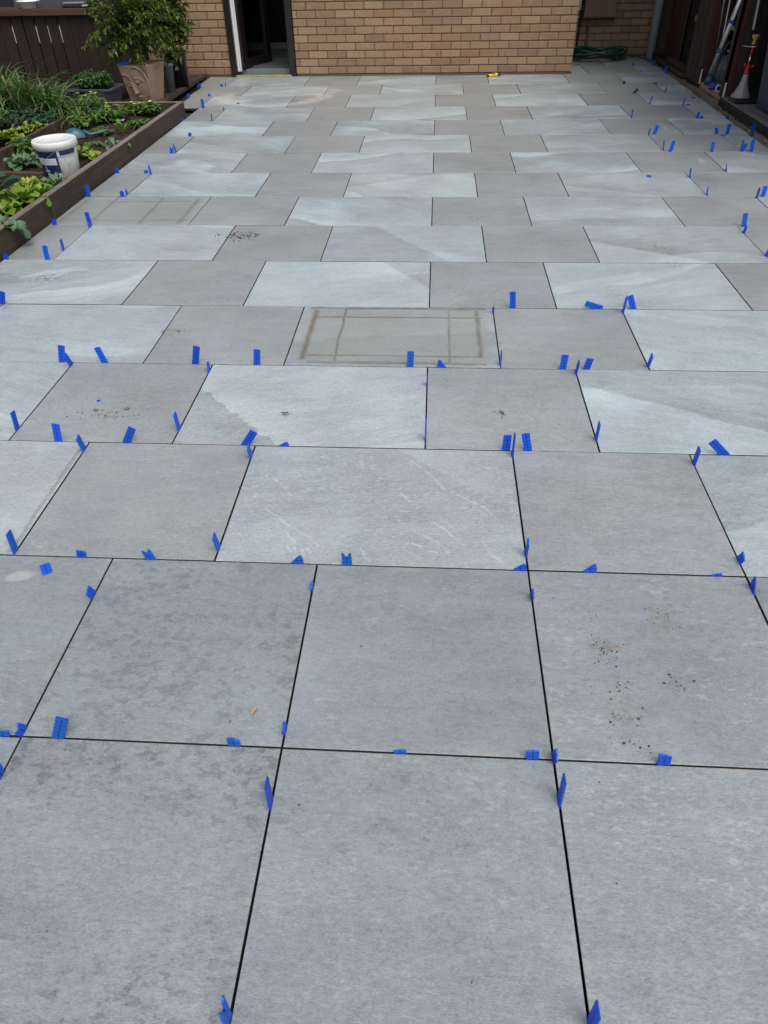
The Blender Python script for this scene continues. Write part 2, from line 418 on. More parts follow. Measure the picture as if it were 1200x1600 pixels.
M['slab'] = slab_mat('porcelain_paving')
M['slab_ochre'] = slab_mat('porcelain_paving_marked', ochre=OCHRE)
M['slab_veined'] = slab_mat('porcelain_paving_veined', veins=VEINS)
M['slab_arc'] = slab_mat('porcelain_paving_swept', arcs=True)
M['slab_mud'] = slab_mat('porcelain_paving_mud_frame', rect=[
    ('y', .285, -.42, .42, .016, .85), ('y', .185, -.40, .40, .008, .85), ('y', -.205, -.40, .38, .007, .75), ('y', -.27, -.36, .40, .012, .75),
    ('x', -.385, -.25, .28, .014, .9), ('x', .375, -.22, .27, .012, .8), ('x', -.245, -.27, .28, .007, .8), ('x', .245, -.26, .28, .006, .7)])
M['slab_mud_light'] = slab_mat('porcelain_paving_mud_lines', rect=[
    ('y', .19, -.40, .42, .008, .6), ('y', -.20, -.42, .42, .008, .6), ('x', -.20, -.28, .28, .010, .6), ('x', .12, -.28, .28, .010, .55), ('x', .37, -.28, .28, .016, .5), ('x', -.40, -.28, .28, .016, .5)])
M['slab_side'] = simple('porcelain_side_shade', (.035, .034, .034), .9, .2, var=.4, scale=40)  # side faces near black: the shade inside the joints is painted on
M['slab_mud_edge'] = slab_mat('porcelain_paving_mud_edge', film_k=.15, rect=[('x', .438, -.29, .29, .008, .55)])
M['bed'] = simple('mortar_bedding', (.030, .028, .026), .95, .1, var=.4, scale=30, bump=.5, bdist=.004)
M['ground'] = simple('rough_ground', (.09, .08, .055), .95, .1, var=.5, scale=3, bump=.6, bdist=.02, dirt=(.05, .065, .03))
M['concrete'] = simple('concrete', (.30, .29, .27), .9, .2, var=.3, scale=5, bump=.3)
M['sand'] = simple('sandy_rubble', (.20, .165, .115), .95, .1, var=.6, scale=26, bump=1, bdist=.01, dirt=(.09, .075, .055))
M['soil'] = simple('garden_soil', (.040, .029, .021), .97, .1, var=.7, scale=22, bump=1, bdist=.015, dirt=(.075, .055, .04))
M['mortar'] = simple('brick_mortar', (.115, .086, .062), .95, .1, var=.4, scale=25, bump=.6)
M['brick'] = brick_mat('tan_brick')
M['fence'] = wood_mat('dark_stained_board', (.011, .0055, .004), (.021, .0105, .007), 1.0)
M['fence_y'] = wood_mat('dark_stained_plank', (.038, .025, .020), (.065, .044, .034), 1.0, axis='y', worn=.5, wornc=(.13, .11, .09))
M['sleeper'] = wood_mat('dark_brown_sleeper', (.022, .0145, .0105), (.042, .028, .020), 1.4, axis='y', worn=.35, wornc=(.075, .058, .045))
M['sleeper_top'] = wood_mat('weathered_sleeper_top', (.13, .105, .085), (.20, .165, .14), 1.0, axis='y', worn=.5, wornc=(.07, .05, .04))
M['ledge'] = wood_mat('brown_ledge', (.045, .023, .015), (.072, .038, .024), 1.0, axis='x')
M['shed'] = wood_mat('shed_board', (.020, .013, .010), (.050, .034, .026), 1.4)
M['shed_red'] = wood_mat('shed_red_board', (.045, .014, .011), (.075, .026, .020), 1.0)
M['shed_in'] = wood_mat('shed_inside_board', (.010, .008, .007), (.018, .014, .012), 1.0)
M['raw_wood'] = wood_mat('raw_timber', (.28, .20, .13), (.36, .27, .18), 1.0)
M['grey_plank'] = wood_mat('grey_plank', (.10, .095, .09), (.15, .14, .13), 1.0, axis='y')
M['blue'] = plastic_spacer('blue_plastic', (.018, .170, .92), (.004, .040, .34))
M['green_sp'] = plastic_spacer('green_plastic', (.010, .12, .05), (.004, .05, .02))
M['black_sp'] = plastic_spacer('black_plastic_packer', (.015, .015, .016), (.006, .006, .006))
M['upvc'] = simple('rosewood_frame', (.009, .0055, .005), .35, .5, var=.3, stretch=(8, 8, 1))
M['white'] = simple('white_plastic', (.62, .63, .61), .45, .5, var=.12, scale=9, dirt=(.30, .28, .25), dirtamt=.6)
M['whiteframe'] = simple('white_frame', (.62, .64, .64), .4, .5, var=.05)
M['navy'] = simple('navy_label', (.012, .018, .075), .4, .5, var=.3, dirt=(.09, .085, .08), dirtamt=.4)
M['labelgrey'] = simple('grey_label', (.33, .35, .38), .45, .5, var=.1)
M['steel'] = simple('steel_wire', (.45, .45, .46), .3, .5, 1.0, var=.1)
M['brass'] = simple('yellow_sill', (.36, .31, .12), .4, .5, .3, var=.15)
M['glass'] = glass_mat('door_glass')
M['black'] = simple('black_plastic', (.010, .010, .011), .45, .5, var=.3)
M['yellow'] = simple('yellow_plastic', (.72, .50, .02), .35, .5, var=.06)
M['red'] = simple('red_metal', (.42, .012, .018), .25, .6, .3, var=.1)
M['clay'] = simple('tan_clay', (.40, .20, .09), .6, .4, var=.2)
M['terracotta'] = simple('brown_planter', (.27, .195, .135), .85, .25, var=.35, scale=18, stretch=(4, 4, 1), bump=.4, dirt=(.13, .095, .068))
M['tub'] = simple('slate_tub', (.040, .046, .062), .55, .4, var=.25, dirt=(.10, .10, .10), dirtamt=.3)
M['teal'] = simple('teal_plastic', (.012, .085, .105), .4, .5, var=.2, dirt=(.10, .11, .09))
M['ceramic'] = simple('white_ceramic', (.66, .70, .70), .2, .6, var=.04)
M['bluecloth'] = simple('blue_cloth', (.015, .085, .40), .7, .2, var=.2)
M['greytool'] = simple('grey_tool', (.14, .145, .16), .45, .5, var=.2)
M['greywall'] = simple('dark_grey_sheet', (.065, .068, .075), .8, .2, var=.25)
M['tan_box'] = simple('tan_meter_box', (.185, .108, .073), .55, .4, var=.08, scale=5)
M['pipe'] = simple('grey_pipe', (.36, .41, .44), .4, .5, var=.08)
M['hose'] = simple('green_hose', (.010, .055, .038), .35, .5, var=.25)
M['alu'] = simple('aluminium', (.60, .62, .64), .28, .5, 1.0, var=.1)
M['bluegrip'] = simple('blue_grip', (.012, .07, .17), .45, .5, var=.2)
M['bag'] = simple('blue_grey_bag', (.14, .165, .22), .25, .6, var=.15)
M['purple'] = simple('violet_plastic', (.045, .030, .30), .4, .5, var=.15)
M['frost'] = simple('frosted_glass', (.24, .225, .235), .35, .6, var=.25, scale=30, stretch=(1, 1, .3))
M['chrome'] = simple('chrome', (.7, .7, .7), .2, .5, 1.0, var=.05)
M['bin'] = simple('blue_black_bin', (.020, .028, .045), .4, .5, var=.2)
M['floor'] = simple('grey_laminate', (.13, .155, .155), .4, .5, var=.35, scale=5, stretch=(1, 8, 1))
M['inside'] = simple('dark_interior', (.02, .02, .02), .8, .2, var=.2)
M['crumb'] = simple('dirt_crumb', (.048, .041, .031), .95, .1, var=.5, scale=60)
M['dryleaf'] = simple('dry_leaf', (.34, .22, .15), .8, .2, var=.4, scale=60)
M['lettuce'] = leaf_mat('lettuce_leaf', (.06, .145, .012), (.22, .32, .034))
M['lettuce_y'] = leaf_mat('yellow_lettuce_leaf', (.11, .19, .014), (.31, .38, .05))
M['greyleaf'] = leaf_mat('grey_green_leaf', (.05, .11, .05), (.16, .25, .13))
M['lily'] = leaf_mat('strap_leaf', (.028, .080, .018), (.12, .21, .05), tip=(.24, .22, .10))
M['weed'] = leaf_mat('weed_leaf', (.026, .072, .012), (.12, .22, .042))
M['shrubleaf'] = leaf_mat('shrub_leaf', (.028, .055, .010), (.14, .19, .035), .35)
M['yleaf'] = leaf_mat('yellow_green_leaf', (.045, .085, .010), (.22, .28, .035), .35)
M['tubleaf'] = leaf_mat('tub_leaf', (.018, .055, .014), (.055, .14, .035))
M['flower'] = simple('yellow_petal', (.75, .66, .09), .6, .3, var=.1)
M['stem'] = simple('stem_bark', (.09, .08, .05), .8, .2, var=.3)
M['darkleaf'] = leaf_mat('dark_broad_leaf', (.016, .05, .022), (.05, .11, .05))

# ================================================================== GROUND AND PAVING
U = .605; GAP = .0052
LINES = {k: k*U for k in range(-3, 11)}
LINES.update({11: 6.681, 12: 7.319, 13: 7.973, 14: 8.586, 15: 9.24, 16: 9.86, 17: 10.47, 18: 11.08})
WALL_Y = 9.262; ALLEY_Y = 10.66
g_ = MB(); g_.add([(-90, -90, -.075), (90, -90, -.075), (90, 150, -.075), (-90, 150, -.075)], [(0, 1, 2, 3)])
structure(g_.build('ground', M['ground']))
patio = MB()
patio.add([(-2.74, -3.4, -.045), (2.50, -3.4, -.045), (2.50, 9.25, -.045), (-2.74, 9.25, -.045)], [(0, 1, 2, 3)])
patio.add([(-3.12, 6.95, -.05), (-2.7, 6.95, -.05), (-2.7, 9.25, -.05), (-3.12, 9.25, -.05)], [(0, 1, 2, 3)])
patio.add([(1.32, 9.2, -.05), (2.54, 9.2, -.05), (2.54, ALLEY_Y, -.05), (1.32, ALLEY_Y, -.05)], [(0, 1, 2, 3)])
patio = structure(patio.build('patio', M['bed']))
def slab_mesh(hx, hy):
    b = .0012; t = .02
    m = MB()
    def ring(z, i): return [(-hx+i, -hy+i, z), (hx-i, -hy+i, z), (hx-i, hy-i, z), (-hx+i, hy-i, z)]
    v = ring(-t, 0)+ring(-b, 0)+ring(-b*.3, b*.35)+ring(0, b)
    f = [(12, 13, 14, 15)]
    for r in range(3):
        for k in range(4):
            a, c = r*4+k, r*4+(k+1) % 4; f.append((a, c, c+4, a+4))
    m.add(v, f); me = m.mesh('slab')
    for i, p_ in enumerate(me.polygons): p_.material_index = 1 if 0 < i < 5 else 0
    return me
meshes = {}
rs = random.Random(21)
PER_C = [-9, -7.5, -6.5, -5, -4, -2.5, -1.5, 0, 1, 2.5, 3.5, 5]
PER_D = [-8, -7, -5.5, -4.5, -3, -2, -.5, .5, 2, 3, 4.5]
PER_A = list(range(-7, 6))
def right_edge(y): return 2.335+max(0, y-5.54)*.0235
def row_limits(k):
    y = (LINES[k]+LINES[k+1])/2
    xl = -2.705 if k < 12 else (-2.97 if k == 12 else (-3.0 if k == 13 else -3.07))
    if k == 11: xl = -2.71
    if k >= 15: xl = 1.315
    return xl, right_edge(y)
SL = {}
for k in range(-3, 17):
    per = PER_A if k <= 0 else (PER_C if k % 2 else PER_D)
    y0, y1 = LINES[k], LINES[k+1]
    if k == 16: y1 = ALLEY_Y-.004
    if k == 14: y1 = WALL_Y-.006
    if k == 15: y0 = LINES[15]
    xl, xr = row_limits(k)
    for a, b in zip(per[:-1], per[1:]):
        x0, x1 = max(a*U, xl), min(b*U, xr)
        if x1-x0 < .06: continue
        if k == 14 and x0 > 1.3: yy1 = LINES[15]
        elif k == 14 and x1 > 1.32: yy1 = y1
        else: yy1 = y1
        ga = GAP/2
        hx, hy = (x1-x0)/2-ga, (yy1-y0)/2-ga
        key = (round(hx, 3), round(hy, 3))
        if key not in meshes: meshes[key] = slab_mesh(*key)
        me = meshes[key]
        big = (b-a) > 1.2
        mat = M['slab']
        name = 'slab'
        o = link(name, me if True else None, patio, ((x0+x1)/2, (y0+yy1)/2, rs.uniform(-.001, .001)),
                 (rs.uniform(-.0012, .0012), rs.uniform(-.0012, .0012), rs.choice((0, math.pi))+rs.uniform(-.0008, .0008)))
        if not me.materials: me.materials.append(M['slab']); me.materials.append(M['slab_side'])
        o['seed'] = rs.uniform(0, 10)
        o['slab_tone'] = (rs.uniform(1.24, 1.44) if big else rs.uniform(1.0, 1.09))
        o['band'] = (rs.uniform(.55, 1.0) if big else rs.uniform(.0, .10))
        o['tilt'] = rs.choice((-1, 1))*rs.uniform(.25, .7)
        o['blotch'] = (rs.uniform(.1, .5) if k > 0 else rs.uniform(.3, .8)) if not big else rs.uniform(0, .15)
        o['fleck'] = rs.uniform(.3, 1.0)
        o['warm'] = rs.uniform(-1.1, -.2) if big else (rs.uniform(-.9, -.2) if k <= 0 else rs.uniform(.0, .6))
        o['half_x'] = hx; o['half_y'] = hy
        o['cut_slope'] = rs.choice((-1, 1, 1))*rs.uniform(.1, .9); o['cut_y'] = rs.uniform(-.2, .2); o['cut_strength'] = rs.choice((0, 0, rs.uniform(.04, .10))) if big else 0.0
        if k <= 0: o['slab_tone'] = rs.uniform(.91, .97)  # front rows darkened in colour, standing in for shade near the camera
        SL[(k, a)] = o
        def over(px, py, r): return x0-r < px < x1+r and y0-r < py < yy1+r
        if any(over(q_[0], q_[1], max(q_[2], q_[3])) for q_ in OCHRE+SMEAR): o.material_slots[0].link = 'OBJECT'; o.material_slots[0].material = M['slab_ochre']
        elif over(-2.0, 8.0, .7): o.material_slots[0].link = 'OBJECT'; o.material_slots[0].material = M['slab_arc']
def special(k, a, mat=None, **kw):
    o = SL.get((k, a))
    if o is None: return
    for n, v in kw.items(): o[n] = v
    if mat:
        o.data = o.data.copy(); o.data.materials[0] = mat; o.material_slots[0].link = 'DATA'; o.rotation_euler = (0, 0, 0)
special(1, -1.5, mat=M['slab_veined'], fleck=1.3, band=.28, slab_tone=1.24, cut_slope=-.9, cut_y=.35, cut_strength=-.06)
special(1, -4, mat=M['slab_mud_edge'], band=.3, slab_tone=1.34, cut_strength=.0)
special(2, -2, mat=M['slab'], band=.35, slab_tone=1.44, cut_slope=-1.037, cut_y=-.372, cut_strength=-.17)
special(2, .5, mat=M['slab'], band=.5, slab_tone=1.34, cut_slope=-.516, cut_y=-.067, cut_strength=.17)
special(1, 1, mat=M['slab'], band=.5, slab_tone=1.22, cut_slope=.348, cut_y=.052, cut_strength=.15)
special(5, 1, mat=M['slab_ochre'], band=.5, slab_tone=1.28, cut_slope=-.548, cut_y=-.218, cut_strength=.15)
special(4, -2, mat=M['slab'], band=.4, slab_tone=1.44, cut_slope=-1.422, cut_y=.574, cut_strength=.12)
special(5, -1.5, mat=M['slab'], band=.4, slab_tone=1.30, cut_slope=-1.337, cut_y=.037, cut_strength=-.12)
special(6, .5, mat=M['slab'], band=.3, slab_tone=1.30, cut_slope=.091, cut_y=-.156, cut_strength=-.12)
special(7, 1, mat=M['slab'], band=.4, slab_tone=1.30, cut_slope=-.407, cut_y=-.224, cut_strength=.12)
special(3, -1.5, mat=M['slab_mud'], band=.3, slab_tone=1.2, cut_slope=.116, cut_y=-.012, cut_strength=-.10)
special(6, -4.5, mat=M['slab_mud_light'], band=.4, slab_tone=1.12)
special(-1, -2, blotch=1.6, fleck=.2); special(-1, -1, blotch=.7); special(-1, 0, blotch=.3, fleck=1.4); special(0, -2, blotch=1.2); special(0, 0, fleck=1.3)

# sandy rubble strip along the right edge of the paving
m = MB(); n = 60
vsx = []; fsx = []; rr = random.Random(3)
for i in range(n+1):
    y = 5.0+i*(10.6-5.0)/n; e = right_edge(y)
    for j in range(5):
        x = e-.01+j*.06
        vsx.append((x, y, -.03+rr.uniform(0, .014)+.006*j+(.012 if 7.2 < y < 8.4 and j > 1 else 0)))
for i in range(n):
    for j in range(4):
        a = i*5+j; fsx.append((a, a+1, a+6, a+5))
m.add(vsx, fsx); structure(m.build('rubble_strip', M['sand'], smooth=True))
def lump(mb, c, r, rnd, flat=.6):
    vs_ = []
    for (x, y, z) in ((1, 0, 0), (-1, 0, 0), (0, 1, 0), (0, -1, 0), (0, 0, 1), (0, 0, -1)):
        k = r*rnd.uniform(.6, 1.2); vs_.append((c[0]+x*k, c[1]+y*k, c[2]+z*k*flat))
    mb.add(vs_, [(0, 2, 4), (2, 1, 4), (1, 3, 4), (3, 0, 4), (2, 0, 5), (1, 2, 5), (3, 1, 5), (0, 3, 5)])
m = MB(); rr = random.Random(9)
for i in range(420):
    y = rr.uniform(5.4, 9.4); lump(m, (right_edge(y)+rr.uniform(.0, .14), y, -.012+rr.uniform(0, .012)), rr.uniform(.004, .016), rr)
tag(m.build('rubble', M['sand']), 'sandy rubble and stones in the gap along the shed plinth', 'rubble', kind='stuff')
# crumbs of dirt on the paving
m = MB(); rr = random.Random(5)
def crumbs(x, y, sx, sy, n, r0=.0012, r1=.004):
    for i in range(int(n*2)):
        r = .95*(r0*.7+(r1-r0*.7)*rr.random()**3)
        lump(m, (x+rr.gauss(0, sx), y+rr.gauss(0, sy), r*.35), r, rr, .55)
crumbs(.165, .325, .022, .028, 46, .001, .0034); crumbs(.14, .42, .03, .03, 12, .001, .0028)
crumbs(.335, .43, .025, .028, 26, .001, .0032); crumbs(.331, .219, .022, .014, 16, .001, .004)
crumbs(.185, .2, .03, .012, 18); crumbs(.18, .13, .022, .022, 26, .001, .004); crumbs(.18, .05, .03, .012, 10, .0015, .005)
crumbs(-1.54, 1.38, .07, .035, 26, .001, .005); crumbs(-1.45, 1.41, .03, .02, 16)
crumbs(-1.44, 3.42, .06, .035, 60, .002, .009); crumbs(-1.467, 2.12, .035, .02, 20, .0015, .006)
crumbs(-.834, 1.421, .02, .012, 9, .002, .006); crumbs(-.02, 1.455, .02, .012, 7, .002, .006)
crumbs(.98, 3.2, .05, .12, 24, .0015, .005); crumbs(-2.35, 2.75, .1, .05, 14, .001, .004)
crumbs(-1.375, .505, .03, .02, 4, .001, .003)
for i in range(240):
    x, y = rr.uniform(-2.6, 2.3), rr.uniform(-.5, 8.5)
    r = rr.uniform(.0008, .0026); lump(m, (x, y, r*.35), r, rr, .55)
tag(m.build('dirt_crumbs', M['crumb']), 'crumbs of dry mortar and soil scattered over the grey paving', 'dirt', kind='stuff')
m = MB(); m.leaf((0, 0, .002), (.4, 1, .1), .026, .011, .15, fold=.35); m.leaf((.002, .006, .003), (-.3, 1, .3), .012, .008, .2)
tag(m.build('dry_leaf', M['dryleaf'], loc=(-.69, .08, .002)), 'small dry brown leaf fragment on a front slab left of centre', 'leaf')
def clod(name, x, y, r, lab):
    mb = MB(); q = random.Random(x*100)
    for i in range(4): lump(mb, (q.uniform(-r, r)*.6, q.uniform(-r, r)*.4, r*.3), r*q.uniform(.5, .9), q, .6)
    tag(mb.build(name, M['sand'], loc=(x, y, .001)), lab, 'clod')
clod('mortar_clod', -1.565, 1.425, .010, 'small curled mortar clod beside the tiny blue chip on the paving')
clod('mortar_clod', -1.452, 1.44, .011, 'rounded pale mortar clod right of the tiny blue chip')
clod('mortar_clod', -.84, 1.425, .012, 'flat tan mortar clod on the pale long slab left of centre')
clod('mortar_clod', -.02, 1.465, .011, 'tan mortar clod on the square slab behind the centre')
clod('mortar_clod', -.735, .062, .005, 'tiny dark stone just behind the front cross joint left')

# ================================================================== HOUSE
house = thing('house', 'tan brick house wall with dark doorway across the far end', 'house', (0, WALL_Y, 0))
BL, BH, PIT, PITL = .2165, .0705, .0805, .2265
def brick_mesh(l):
    mb = MB(); mb.box((0, 0, 0), (l, .05, BH), bev=.0045); me = mb.mesh('brick'); me.materials.append(M['brick']); return me
bm_cache = {}
def brick_wall(wall, x0, x1, ncourse, zoff, upto, rnd, yface, hide=lambda x, z: False, start=.0, simple_from=None):
    """individual bricks up to ncourse, the rest joined; bricks are children of the wall part"""
    up = MB(); k = 0
    while zoff+k*PIT < upto:
        z = zoff+k*PIT+BH/2
        off = start+(PITL/2 if k % 2 else 0)
        x = x0-off
        while x < x1:
            a, b = max(x, x0), min(x+BL, x1)
            if b-a > .03 and not hide((a+b)/2, z):
                l = round(b-a, 3); d = rnd.uniform(-.0015, .0015)
                if k < ncourse:
                    if l not in bm_cache: bm_cache[l] = brick_mesh(l)
                    link('brick', bm_cache[l], wall, ((a+b)/2, yface+.025+d, z), (0, rnd.uniform(-.006, .006), rnd.uniform(-.004, .004)))
                else:
                    up.box(((a+b)/2, yface+.025, z), (l, .05, BH), bev=.004)
            x += PITL
        k += 1
    if up.v:
        o = up.build('upper_brickwork', M['brick'], wall); o['kind'] = 'stuff'
rb = random.Random(11)
def wall_part(x0, x1, z0, z1, y, name='wall'):
    mb = MB(); mb.box(((x0+x1)/2, y+.008+.05, (z0+z1)/2), (x1-x0, .10, z1-z0)); return mb.build(name, M['mortar'], house)
H = 2.55
wr = wall_part(-1.998, 1.30, -.05, H, 0.0)
brick_wall(wr, -1.996, 1.302, 10, .022, H-.1, rb, 0.0, start=.06)
wl = wall_part(-4.62, -2.802, -.05, H, 0.0)
brick_wall(wl, -4.0, -2.804, 10, .022, H-.1, rb, 0.0, start=.02)
wd_ = wall_part(-2.802, -1.998, 2.1, H, 0.0, 'wall_above_door')
brick_wall(wd_, -2.80, -2.0, 0, 2.12, H-.1, rb, 0.0)
wb = wall_part(1.42, 3.2, -.05, H, ALLEY_Y-WALL_Y)
brick_wall(wb, 1.42, 2.62, 9, .022, H-.1, rb, ALLEY_Y-WALL_Y, start=.1)
mb = MB(); mb.box((1.268, .76, H/2), (.05, 1.4, H)); ws = mb.build('side_wall', M['mortar'], house)
mb = MB()
for k in range(int((H-.1)/PIT)):
    for j in range(6):
        y = .02+j*PITL+(0 if k % 2 else PITL/2)
        if y+BL < 1.42: mb.box((1.2765, y+BL/2, .022+k*PIT+BH/2), (.05, BL, BH))
o = mb.build('side_brickwork', M['brick'], ws); o['kind'] = 'stuff'
mb = MB(); mb.box((-.4, -.018, -.002), (3.2, .03, .036)); mb.build('mortar_fillet', M['mortar'], house, loc=(.03, .0, 0))
mb = MB(); mb.box((-1.2, -.16, H+.05), (9.4, .5, .16)); mb.box((-1.2, 2.25, H+.98), (9.4, 5.2, .10), Euler((R(20), 0, 0))); mb.build('eaves', M['upvc'], house)
# doorway: frame, leaf swung inwards, sill, dark hall
mb = MB()
mb.box((-2.760, .03, 1.04), (.075, .11, 2.1), bev=.006); mb.box((-2.042, .03, 1.04), (.075, .11, 2.1), bev=.006); mb.box((-2.4, .03, 2.06), (.8, .108, .07), bev=.006)
df = mb.build('door_frame', M['upvc'], house)
mb = MB(); mb.box((-2.708, .05, 1.05), (.026, .075, 2.0), bev=.003); mb.box((-2.688, .066, 1.05), (.012, .04, 2.0), bev=.002); mb.build('frame_liner', M['whiteframe'], df)
mb = MB(); mb.box((-2.40, -.006, .008), (.69, .06, .018), bev=.004); mb.build('door_sill', M['brass'], house)
dl = bpy.data.objects.new('door_leaf', None)
LW = .60
mb = MB()
mb.box((.045, 0, 1.03), (.09, .06, 1.96), bev=.006); mb.box((LW-.045, 0, 1.03), (.09, .06, 1.96), bev=.006)
mb.box((LW/2, 0, .10), (LW-.18, .058, .12), bev=.005); mb.box((LW/2, 0, 1.95), (LW-.18, .058, .11), bev=.005)
dl = mb.build('door_leaf', M['upvc'], house, loc=(-2.675, .07, .015), rot=(0, 0, R(66)))
mb = MB(); mb.box((LW/2, 0, 1.03), (LW-.178, .012, 1.74)); mb.build('pane', M['glass'], dl)
mb = MB(); mb.box((LW-.06, -.045, 1.0), (.03, .025, .2), bev=.006); mb.build('handle', M['steel'], dl)
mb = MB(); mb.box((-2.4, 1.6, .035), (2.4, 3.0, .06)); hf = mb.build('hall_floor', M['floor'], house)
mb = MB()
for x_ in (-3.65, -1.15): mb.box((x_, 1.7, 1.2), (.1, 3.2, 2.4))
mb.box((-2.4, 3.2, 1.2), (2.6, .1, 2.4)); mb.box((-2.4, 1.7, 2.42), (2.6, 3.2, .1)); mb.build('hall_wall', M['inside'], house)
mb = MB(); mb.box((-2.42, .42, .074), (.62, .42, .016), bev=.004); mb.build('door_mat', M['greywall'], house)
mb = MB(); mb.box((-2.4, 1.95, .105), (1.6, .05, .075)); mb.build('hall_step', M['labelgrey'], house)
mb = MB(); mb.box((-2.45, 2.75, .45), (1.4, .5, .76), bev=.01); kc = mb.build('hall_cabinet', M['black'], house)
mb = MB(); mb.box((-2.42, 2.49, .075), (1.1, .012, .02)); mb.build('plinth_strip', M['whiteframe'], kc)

# meter box, cable, conduit, little white box, soil pipe
t = thing('meter_box', 'tan brown meter box on the dark brick alley wall', 'meter box', (1.785, ALLEY_Y, 0))
mb = MB(); mb.box((0, -.06, .70), (.405, .12, .535), bev=.008); mb.build('case', M['tan_box'], t)
mb = MB(); mb.box((0, -.126, .70), (.375, .012, .50), bev=.004); mb.build('cover', M['tan_box'], t)
mb = MB(); mb.tube([(-.105, -.045, .43), (-.105, -.045, .0)], .016, 10); mb.build('conduit', M['tan_box'], t)
mb = MB(); mb.tube([(1.565, ALLEY_Y-.02, 1.6), (1.56, ALLEY_Y-.02, .3), (1.55, ALLEY_Y-.03, .02)], .011, 8)
tag(mb.build('cable', M['black']), 'black cable running down the alley wall beside the meter box', 'cable')
mb = MB(); mb.box((0, -.03, 0), (.10, .06, .22), bev=.006); mb.box((0, -.063, .02), (.08, .008, .15), bev=.003)
tag(mb.build('junction_box', M['pipe'], loc=(1.492, ALLEY_Y, .625)), 'pale grey junction box above the hose at the alley corner', 'junction box')
t = thing('soil_pipe', 'pale grey upright pipe in the alley corner beside the shed', 'pipe', (2.50, 10.50, 0))
mb = MB(); mb.tube([(0, 0, -.02), (0, 0, 4.2)], .055, 20); mb.build('pipe', M['pipe'], t, smooth=True)
mb = MB(); mb.lathe([(.066, 1.6), (.066, 1.7), (.056, 1.72)], 20, capb=False); mb.build('collar', M['pipe'], t, smooth=True)
# hose
mb = MB(); rr = random.Random(4); pts = []
N = 11*28
for i in range(N):
    a = 2*math.pi*i/28; loop = i/28
    rx = .31+.06*math.sin(loop*2.1)+.04*math.sin(loop*5.3); ry = .21+.035*math.cos(loop*1.7)
    z = .016+.105*abs(math.sin(loop*.62))+.02*math.sin(a*2+loop)
    if loop > 10: z += (loop-10)*.09*max(0, math.sin(a))
    pts.append((rx*math.cos(a)+.05*math.sin(loop), ry*math.sin(a)+.03*math.cos(loop*1.3), max(.013, z)))
mb.tube(pts, .0095, 7)
last = Vector(pts[0])
tail = [last]
for (x, y, z) in ((.40, .06, .03), (.50, .02, .035), (.58, -.12, .03), (.62, -.32, .02), (.645, -.55, .014)): tail.append(Vector((x, y, z)))
mb.tube(tail, .0095, 7)
tag(mb.build('garden_hose', M['hose'], loc=(1.78, 10.33, 0), smooth=True), 'coiled dark green garden hose lying below the meter box', 'hose')

# yellow utility knife near the wall
t = thing('utility_knife', 'yellow and black utility knife lying by the brick wall', 'knife', (.372, 9.09, .0), (0, 0, R(28)))
mb = MB(); mb.box((0, 0, .016), (.125, .036, .026), Euler((R(8), 0, 0)), bev=.007); mb.box((.03, 0, .02), (.06, .040, .030), Euler((R(8), 0, 0)), bev=.008); mb.build('body', M['yellow'], t)
mb = MB(); mb.box((.072, 0, .020), (.038, .042, .030), bev=.008); mb.build('grip', M['black'], t)
mb = MB(); mb.box((-.066, 0, .014), (.022, .026, .02), bev=.004); mb.build('nose', M['black'], t)
mb = MB(); mb.box((0, -.012, .031), (.035, .014, .006), bev=.002); mb.build('slider', M['black'], t)
mb = MB(); mb.box((-.086, 0, .013), (.022, .014, .0015)); mb.build('blade', M['steel'], t)

# ================================================================== LEFT: RAISED BED
bed = thing('raised_bed', 'raised vegetable bed edged with dark brown timber along the paving', 'raised bed', (-2.71, 4.6, 0))
def sleeper(y0, y1, dz=0, dx=0):
    mb = MB(); mb.box((-.0235+dx, (y0+y1)/2-4.6, .055+dz), (.047, y1-y0-.004, .165), bev=.004)
    o = mb.build('edge_board', M['sleeper'], bed)
    mb = MB(); mb.box((-.0235+dx, (y0+y1)/2-4.6, .1385+dz), (.0465, y1-y0-.006, .006), bev=.0025); mb.build('worn_top', M['sleeper_top'], o)
sleeper(2.0, 3.72); sleeper(3.725, 4.36, .003, .002); sleeper(4.365, 6.86, .0, -.003)
mb = MB(); mb.box((-.39, 2.235, .055), (.69, .045, .165), bev=.004); o = mb.build('end_board', M['sleeper'], bed)
mb = MB(); mb.box((-.39, 2.235, .1385), (.685, .044, .006), bev=.002); mb.build('worn_top', M['sleeper_top'], o)
mb = MB(); mb.box((-.86, .75, .10), (.03, 2.9, .11), bev=.003); mb.build('divider_board', M['fence_y'], bed)
mb = MB(); mb.box((-.52, -.21, .105), (.42, .05, .035), Euler((0, 0, R(-4))), bev=.003); mb.build('cross_plank', M['ledge'], bed)
